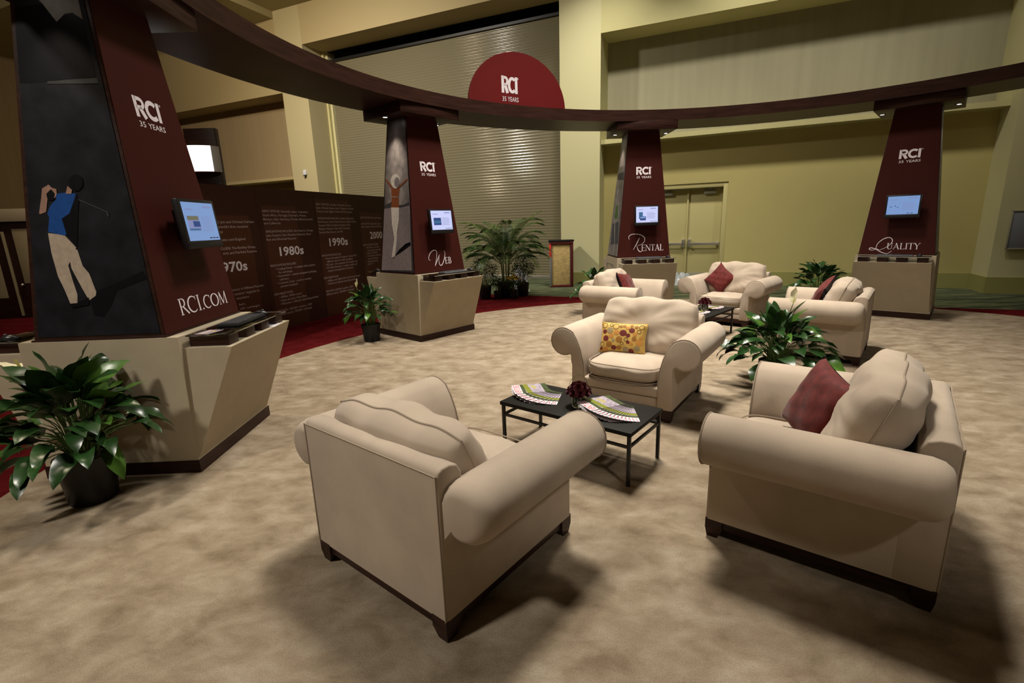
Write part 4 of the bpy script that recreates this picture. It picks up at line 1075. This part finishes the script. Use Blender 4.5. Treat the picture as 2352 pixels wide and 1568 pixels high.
def blade(q, base, az, el, L, W, droop, m, fold=.25, n=7, twist=0.0):
    """one leaf blade starting at base, heading az/el, bending down by droop over its length"""
    p = Vector(base); pts = []; e = el
    for i in range(n + 1):
        d = Vector((math.cos(az) * math.cos(e), math.sin(az) * math.cos(e), math.sin(e))); pts.append((p.copy(), d)); p = p + d * (L / n); e -= droop / n
    side0 = Vector((-math.sin(az), math.cos(az), 0)); rows = []
    for i, (c, d) in enumerate(pts):
        t = i / n; w = W / 2 * (math.sin(PI * min(1, t ** .75 * .98 + .02)) ** .85) * (1 if t < 1 else .02)
        up = side0.cross(d) * -1
        s = (side0 * math.cos(twist) + up * math.sin(twist)); u = s.cross(d) * -1
        wav = .012 * math.sin(9 * t + az * 3)
        rows.append([q.bm.verts.new(c + s * w + u * (w * fold + wav * (w / (W / 2 + 1e-6)))), q.bm.verts.new(c), q.bm.verts.new(c - s * w + u * (w * fold - wav * (w / (W / 2 + 1e-6))))])
    i_ = q.mi(m)
    for A, B in zip(rows, rows[1:]):
        for j in (0, 1):
            f = q.bm.faces.new([A[j], A[j + 1], B[j + 1], B[j]]); f.material_index = i_; f.smooth = True


def peace_lily(x, y, r, h, spread, height, n, seed, lab, flowers=(), scale=1.0, light=.15, low=0.0, limit=None):
    """limit=(nx, ny, d): leaves stop at the plane n.p = d (the tower base they lean on)"""
    o = empty('peace_lily', (x, y, 0), 0, lab, 'potted plant', 'peace lilies in black pots')
    pot(o, r, h); rg = random.Random(seed); fo = MB(); sm = MB()
    for k in range(n):
        az = 2 * PI * (k * .381966) + rg.uniform(-.35, .35); t = min(1, (k + .5) / n)             # inner, higher leaves first
        L = rg.uniform(.19, .28) * scale; W = L * rg.uniform(.36, .48)
        reach = spread * (.06 + .56 * t ** .8) * rg.uniform(.7, 1.05); top = h + (height - h) * (.92 - (.62 + low) * t ** 1.2) * rg.uniform(.78, 1.02)
        b0 = Vector((.35 * r * math.cos(az), .35 * r * math.sin(az), h * .9)); b2 = Vector((reach * math.cos(az), reach * math.sin(az), max(h * .75, top * .93)))
        b1 = Vector((b0.x * .6 + b2.x * .35, b0.y * .6 + b2.y * .35, b0.z + (b2.z - b0.z) * .66 + .03 * t))
        cr = spline([tuple(b0), tuple(b1), tuple(b2)], 4); sm.tube(cr, [.0042 - .002 * i / len(cr) for i in range(len(cr))], 'stem', 5)
        e0 = math.radians(62 - 62 * t + rg.uniform(-16, 22))
        blade(fo, b2, az + rg.uniform(-.5, .5), e0, L, W, rg.uniform(.8, 1.6) if t > .2 else rg.uniform(.3, .9), 'leaf_light' if rg.random() < light else 'leaf', rg.uniform(.12, .35), twist=rg.uniform(-.6, .6))
    if limit:
        nn = Vector((limit[0], limit[1], 0)).normalized()
        for mb in (fo, sm):
            for v in mb.bm.verts:
                e = v.co.dot(nn) - limit[2]
                if e > 0: v.co -= nn * (e * .97)
    fo.build('foliage', o, sharp=180); sm.build('stems', o)
    for (fx, fy, fz, az, tilt) in flowers:
        q = MB(); top = Vector((fx, fy, fz)); q.tube(spline([(0, 0, h * .9), (fx * .4, fy * .4, h + (fz - h) * .5), tuple(top)], 5), .004, 'stem', 6)
        blade(q, top, az, tilt, .15 * scale, .085 * scale, -.5, 'spathe', .55, 8); fl = q.build('flower', o, sharp=180)
        q = MB(); d = Vector((math.cos(az) * .3, math.sin(az) * .3, .95)).normalized(); q.tube([top, top + d * .02, top + d * .075], [.004, .008, .007], 'spadix', 8); q.build('spadix', fl)
    return o
peace_lily(-2.76, 2.92, .155, .31, .58, .88, 105, 11, 'peace lily in a black pot before the RCI.COM tower, at the left edge', [(-.27, .02, .87, PI, .1)], 1.12, .2, .08, (0, 1, .28))
peace_lily(-2.12, 7.30, .14, .26, .44, .82, 62, 4, 'peace lily with one white bud standing beside the Web tower base', [(-.15, -.02, .82, .2, 1.2)], .92, .18, .0, (.674, .739, .345))
peace_lily(2.56, 4.60, .15, .28, .66, .74, 105, 21, 'large peace lily with a cream flower, behind the right front armchair', [(.10, -.02, .84, .3, 1.25)], 1.05, .2, .16)
peace_lily(1.52, 8.92, .14, .26, .46, .84, 42, 8, 'peace lily half hidden behind the armchair at the Rental tower', [], 1.0, .15, .1, (1, 0, .50))
peace_lily(5.16, 8.20, .15, .28, .60, .88, 72, 15, 'dark leafy peace lily beside the Quality tower base', [], 1.0, .04, .1, (.733, -.68, .44))


def frond(q, base, az, el, L, bend, m1, m2, seed, lw=.30):
    rg = random.Random(seed); n = 52; p = Vector(base); e = el; pts = []
    for i in range(n + 1):
        d = Vector((math.cos(az) * math.cos(e), math.sin(az) * math.cos(e), math.sin(e))); pts.append((p.copy(), d)); p = p + d * (L / n); e -= bend / n * (1.6 * i / n + .2)
    q.tube([a for a, _ in pts], [.007 * (1 - .8 * i / n) + .001 for i in range(n + 1)], 'cane', 5)
    side = Vector((-math.sin(az), math.cos(az), 0))
    for i in range(9, n + 1):
        c, d = pts[i]; t = i / n; ll = lw * math.sin(PI * (.12 + .80 * (t - .2) / .8)) ** .7 * rg.uniform(.85, 1.1)
        up = side.cross(d) * -1
        for s in (-1, 1):
            dr = (side * s * .80 + d * (.55 + .5 * t) + up * .25).normalized(); w = .0065
            a = c; b = c + dr * ll * .5; e_ = c + dr * ll * .95 + Vector((0, 0, -ll * .30))
            ww = d * w
            vs_ = [q.bm.verts.new(v) for v in (a - ww * .4, a + ww * .4, b + ww, e_, b - ww)]
            f = q.bm.faces.new(vs_); f.material_index = q.mi(m2 if rg.random() < .3 * t else m1); f.smooth = True


pl = empty('areca_palm', (-.10, 11.50, 0), 0, 'tall feathery palm in a black pot in front of the roller shutter', 'potted palm')
pot(pl, .20, .34); rg = random.Random(2)
q = MB()
for k in range(9):
    a = 2 * PI * k / 9; q.tube(spline([(.07 * math.cos(a), .07 * math.sin(a), .31), (.08 * math.cos(a), .08 * math.sin(a), .6), (.12 * math.cos(a), .12 * math.sin(a), .98)], 4), [.016] * 9, 'cane', 7)
q.build('canes', pl)
q = MB()
for k in range(44):
    az = 2 * PI * k * .381966; t = k / 44
    frond(q, (.10 * math.cos(az), .10 * math.sin(az), .75 + .22 * (1 - t)), az, math.radians(82 - 52 * t), rg.uniform(.95, 1.3) * (1 - .18 * t), rg.uniform(1.2, 2.1), 'palm', 'palm_light', 100 + k, .27)
frond(q, (-.05, 0, .95), PI + .15, math.radians(64), 1.28, 1.25, 'palm_light', 'palm_light', 7, .24); frond(q, (.06, 0, .95), -.15, math.radians(66), 1.25, .75, 'palm_light', 'palm', 9, .24)
q.build('fronds', pl, sharp=180)


def shrub(x, y, r, h, top, spread, n, seed, lab, name='potted_shrub', mum=False, lean=0.0):
    o = empty(name, (x, y, 0), 0, lab, 'potted plant'); pot(o, r, h); rg = random.Random(seed); fo = MB(); st = MB()
    for k in range(n):
        az = rg.uniform(0, 2 * PI); s = rg.random() ** .6; tip = Vector((spread * s * math.cos(az), spread * s * math.sin(az), h + (top - h) * (.35 + .65 * rg.random()) * (1 - .35 * s * s)))
        b0 = Vector((.3 * r * math.cos(az), .3 * r * math.sin(az), h * .9)); mid = (b0 + tip) / 2 + Vector((0, 0, .03))
        if k % 3 == 0: st.tube([b0, mid, tip], [.004, .003, .0015], 'cane', 4)
        for j in range(9):
            a2 = rg.uniform(0, 2 * PI); c = tip + Vector((rg.gauss(0, .035), rg.gauss(0, .035), rg.gauss(0, .035)))
            blade(fo, c, a2, rg.uniform(-.5, .9), rg.uniform(.035, .06), rg.uniform(.014, .024), .6, 'shrub', .2, 2)
    fo.build('foliage', o, sharp=180); st.build('branches', o)
    if mum:
        q = MB()
        for k in range(38):
            a = rg.uniform(0, 2 * PI); s = rg.random() ** .5; q.ball((spread * .95 * s * math.cos(a), spread * .95 * s * math.sin(a), top + .01 + rg.uniform(-.03, .04) - .05 * s), rg.uniform(.018, .030), 'mum', 7, 5, (1, 1, .65))
        q.build('blossoms', o)
    return o
shrub(-.58, 11.30, .15, .30, .98, .30, 110, 31, 'bushy green shrub in a black pot, left of the tall palm')
shrub(.30, 11.66, .15, .30, .95, .30, 110, 32, 'bushy green shrub in a black pot, right of the tall palm')
shrub(.07, 11.20, .10, .20, .50, .16, 45, 33, 'low potted yellow chrysanthemums at the foot of the palm', 'chrysanthemum', True)
shrub(-.28, 11.24, .10, .18, .46, .15, 45, 34, 'low leafy green plant at the left foot of the palm', 'potted_groundcover')

# ------------------------------------------------------------------ things at the edges of the hall
# crate back of plywood standing near the shutter
cr = empty('plywood_crate', (1.37, 13.10, -.02), -.06, 'plywood-backed crate with dark red frame standing before the roller shutter', 'crate')
q = MB(); q.box((0, .20, .60), (.60, .40, 1.16), 'ply_grey', .004); q.build('crate_body', cr)
q = MB(); q.box((-.015, -.005, .60), (.47, .012, 1.08), 'plywood', .002); q.build('plywood_sheet', cr)
q = MB(); q.box((.275, -.01, .60), (.07, .05, 1.18), 'crimson_frame', .004); q.box((0, -.01, .03), (.62, .05, .06), 'crimson_frame', .004); q.box((0, -.01, 1.15), (.62, .06, .05), 'crimson_frame', .004); q.build('frame', cr)
q = MB(); q.box((-.285, -.012, .42), (.05, .05, .78), 'ply_grey', .003); q.build('grey_strip', cr)
q = MB(); q.box((-.292, -.014, .97), (.05, .05, .34), 'bright_red', .003); tag(q.build('red_strip', cr), 'bright red strip at the upper left edge')
q = MB(); q.box((-.0, .20, 1.205), (.66, .46, .05), 'black', .006); q.build('lid', cr)

# crumpled clear plastic sheet and scraps by the double door
def crumple(name, x, y, w, d, h, m, seed, lab, cat):
    rg = random.Random(seed); ph = [rg.uniform(0, 6) for _ in range(8)]
    q = MB()
    def fn(a, b):
        u, v = 2 * a - 1, 2 * b - 1; r = 1 - .12 * math.sin(7 * math.atan2(v, u) + ph[0])
        e = max(0, 1 - (u * u + v * v) * .5) ** .7 * max(0, (1 - abs(u) ** 3) * (1 - abs(v) ** 3))
        z = h * e * (.62 + .22 * math.sin(6 * u + ph[1] + 2 * math.sin(4 * v + ph[2])) + .16 * abs(math.sin(9 * v + 5 * u + ph[3])) + .1 * math.sin(15 * u - 11 * v + ph[4]))
        return Vector((u * w / 2 * r, v * d / 2 * r, max(.002, z)))
    q.grid(fn, 26, 22, m, False)
    q.grid(lambda a, b: Vector((fn(a, 1 - b).x * .98, fn(a, 1 - b).y * .98, .0005)), 26, 22, m, False)
    return q.build(name, loc=(x, y, -.0195), label=lab, cat=cat, sharp=25)
crumple('plastic_sheet', 4.35, 12.9, 1.0, .55, .36, 'plastic_film', 3, 'crumpled clear plastic sheet lying on the floor before the double door', 'plastic sheet')
crumple('plastic_scrap', 4.30, 11.85, .22, .16, .07, 'plastic_film', 5, 'small white plastic scrap on the striped carpet near the crumpled sheet', 'scrap')
crumple('white_bundle', .26, 12.6, .42, .32, .66, 'white_stuff', 9, 'white bundle showing through the leaves right of the palm trunk', 'bundle')

# dark pylon with a glowing curved light box beyond the timeline wall
py = empty('sign_pylon', (-5.52, 9.62, -.008), 0, 'dark pylon with a glowing white curved light box beyond the timeline wall', 'sign pylon')
q = MB(); q.box((0, 0, 1.76), (.56, .14, 3.52), 'dark_wood', .006); q.build('post', py)
q = MB(); pts = [(-.36 + .60 * k / 10, -.20 - .10 * math.sin(PI * k / 10)) for k in range(11)]
for k in range(10):
    (xa, ya), (xb, yb) = pts[k], pts[k + 1]; q.poly([(xa, ya, 2.76), (xb, yb, 2.76), (xb, yb, 3.20), (xa, ya, 3.20)], 'light_white')
lb = q.build('light_box', py)
q = MB(); o1 = [(x_, y_) for x_, y_ in pts] + [(.31, -.06), (-.36, -.06)]
q.prism([(x_, y_ + .003, 2.76) for x_, y_ in o1], (0, 0, .44), 'light_side', smooth=False); q.build('light_box_body', lb)

# dark booth cabinet at the far left edge
bc = empty('booth_cabinet', (-11.0, 10.7, -.008), math.radians(12), 'dark wood booth front with cream panes, at the left edge behind the golfer tower', 'booth')
q = MB(); q.box((0, .25, 1.02), (2.4, .5, 2.04), 'dark_wood', .01); q.build('cabinet_body', bc)
q = MB(); q.box((0, .22, 2.18), (2.46, .56, .26), 'booth_cream', .006); q.build('header_band', bc)
for cx_, w_, z0_, z1_ in ((.62, .30, .75, 1.90), (-.10, .42, .45, 1.72), (-.85, .46, .45, 1.72)):
    q = MB(); q.box((cx_, -.004, (z0_ + z1_) / 2), (w_, .01, z1_ - z0_), 'booth_pane', .002); q.build('pane', bc)
q = MB(); q.box((.30, -.015, .95), (.045, .035, 1.80), 'booth_pane', .003); q.build('door_edge', bc)
q = MB(); q.ball((.44, -.04, .72), .034, 'steel', 12, 8); q.tube([(.44, 0, .72), (.44, -.03, .72)], .012, 'steel', 8); q.build('knob', bc)

# small detector on the pillar left of the shutter
dv = empty('wall_detector', E2W(-13.25, 13.2, 3.56), ROOM_A, 'small white detector fixed on the pillar left of the roller shutter', 'detector')
q = MB(); q.box((0, -.03, 0), (.13, .06, .16), 'light_side', .012); q.build('detector_body', dv)
q = MB(); q.lathe([(.0, .05), (.035, .04), (.05, 0)], 'black_plastic', 14, (.0, -.05, -.12)); q.build('detector_eye', dv)
# board on the right pillar
E2 = E2W(5.42, 12.93, 1.23)
bd = empty('wall_board', E2, ROOM_A, 'blue-grey board fixed on the right pillar at the picture edge', 'board')
q = MB(); q.box((.0, -.015, 0), (.94, .03, .72), 'sign_blue', .004); q.build('board', bd)
q = MB()
for sx in (-1, 1): q.box((sx * .47, -.02, 0), (.02, .04, .74), 'grey_plate', .003)
for sz in (-1, 1): q.box((0, -.02, sz * .36), (.96, .04, .02), 'grey_plate', .003)
q.build('board_frame', bd)
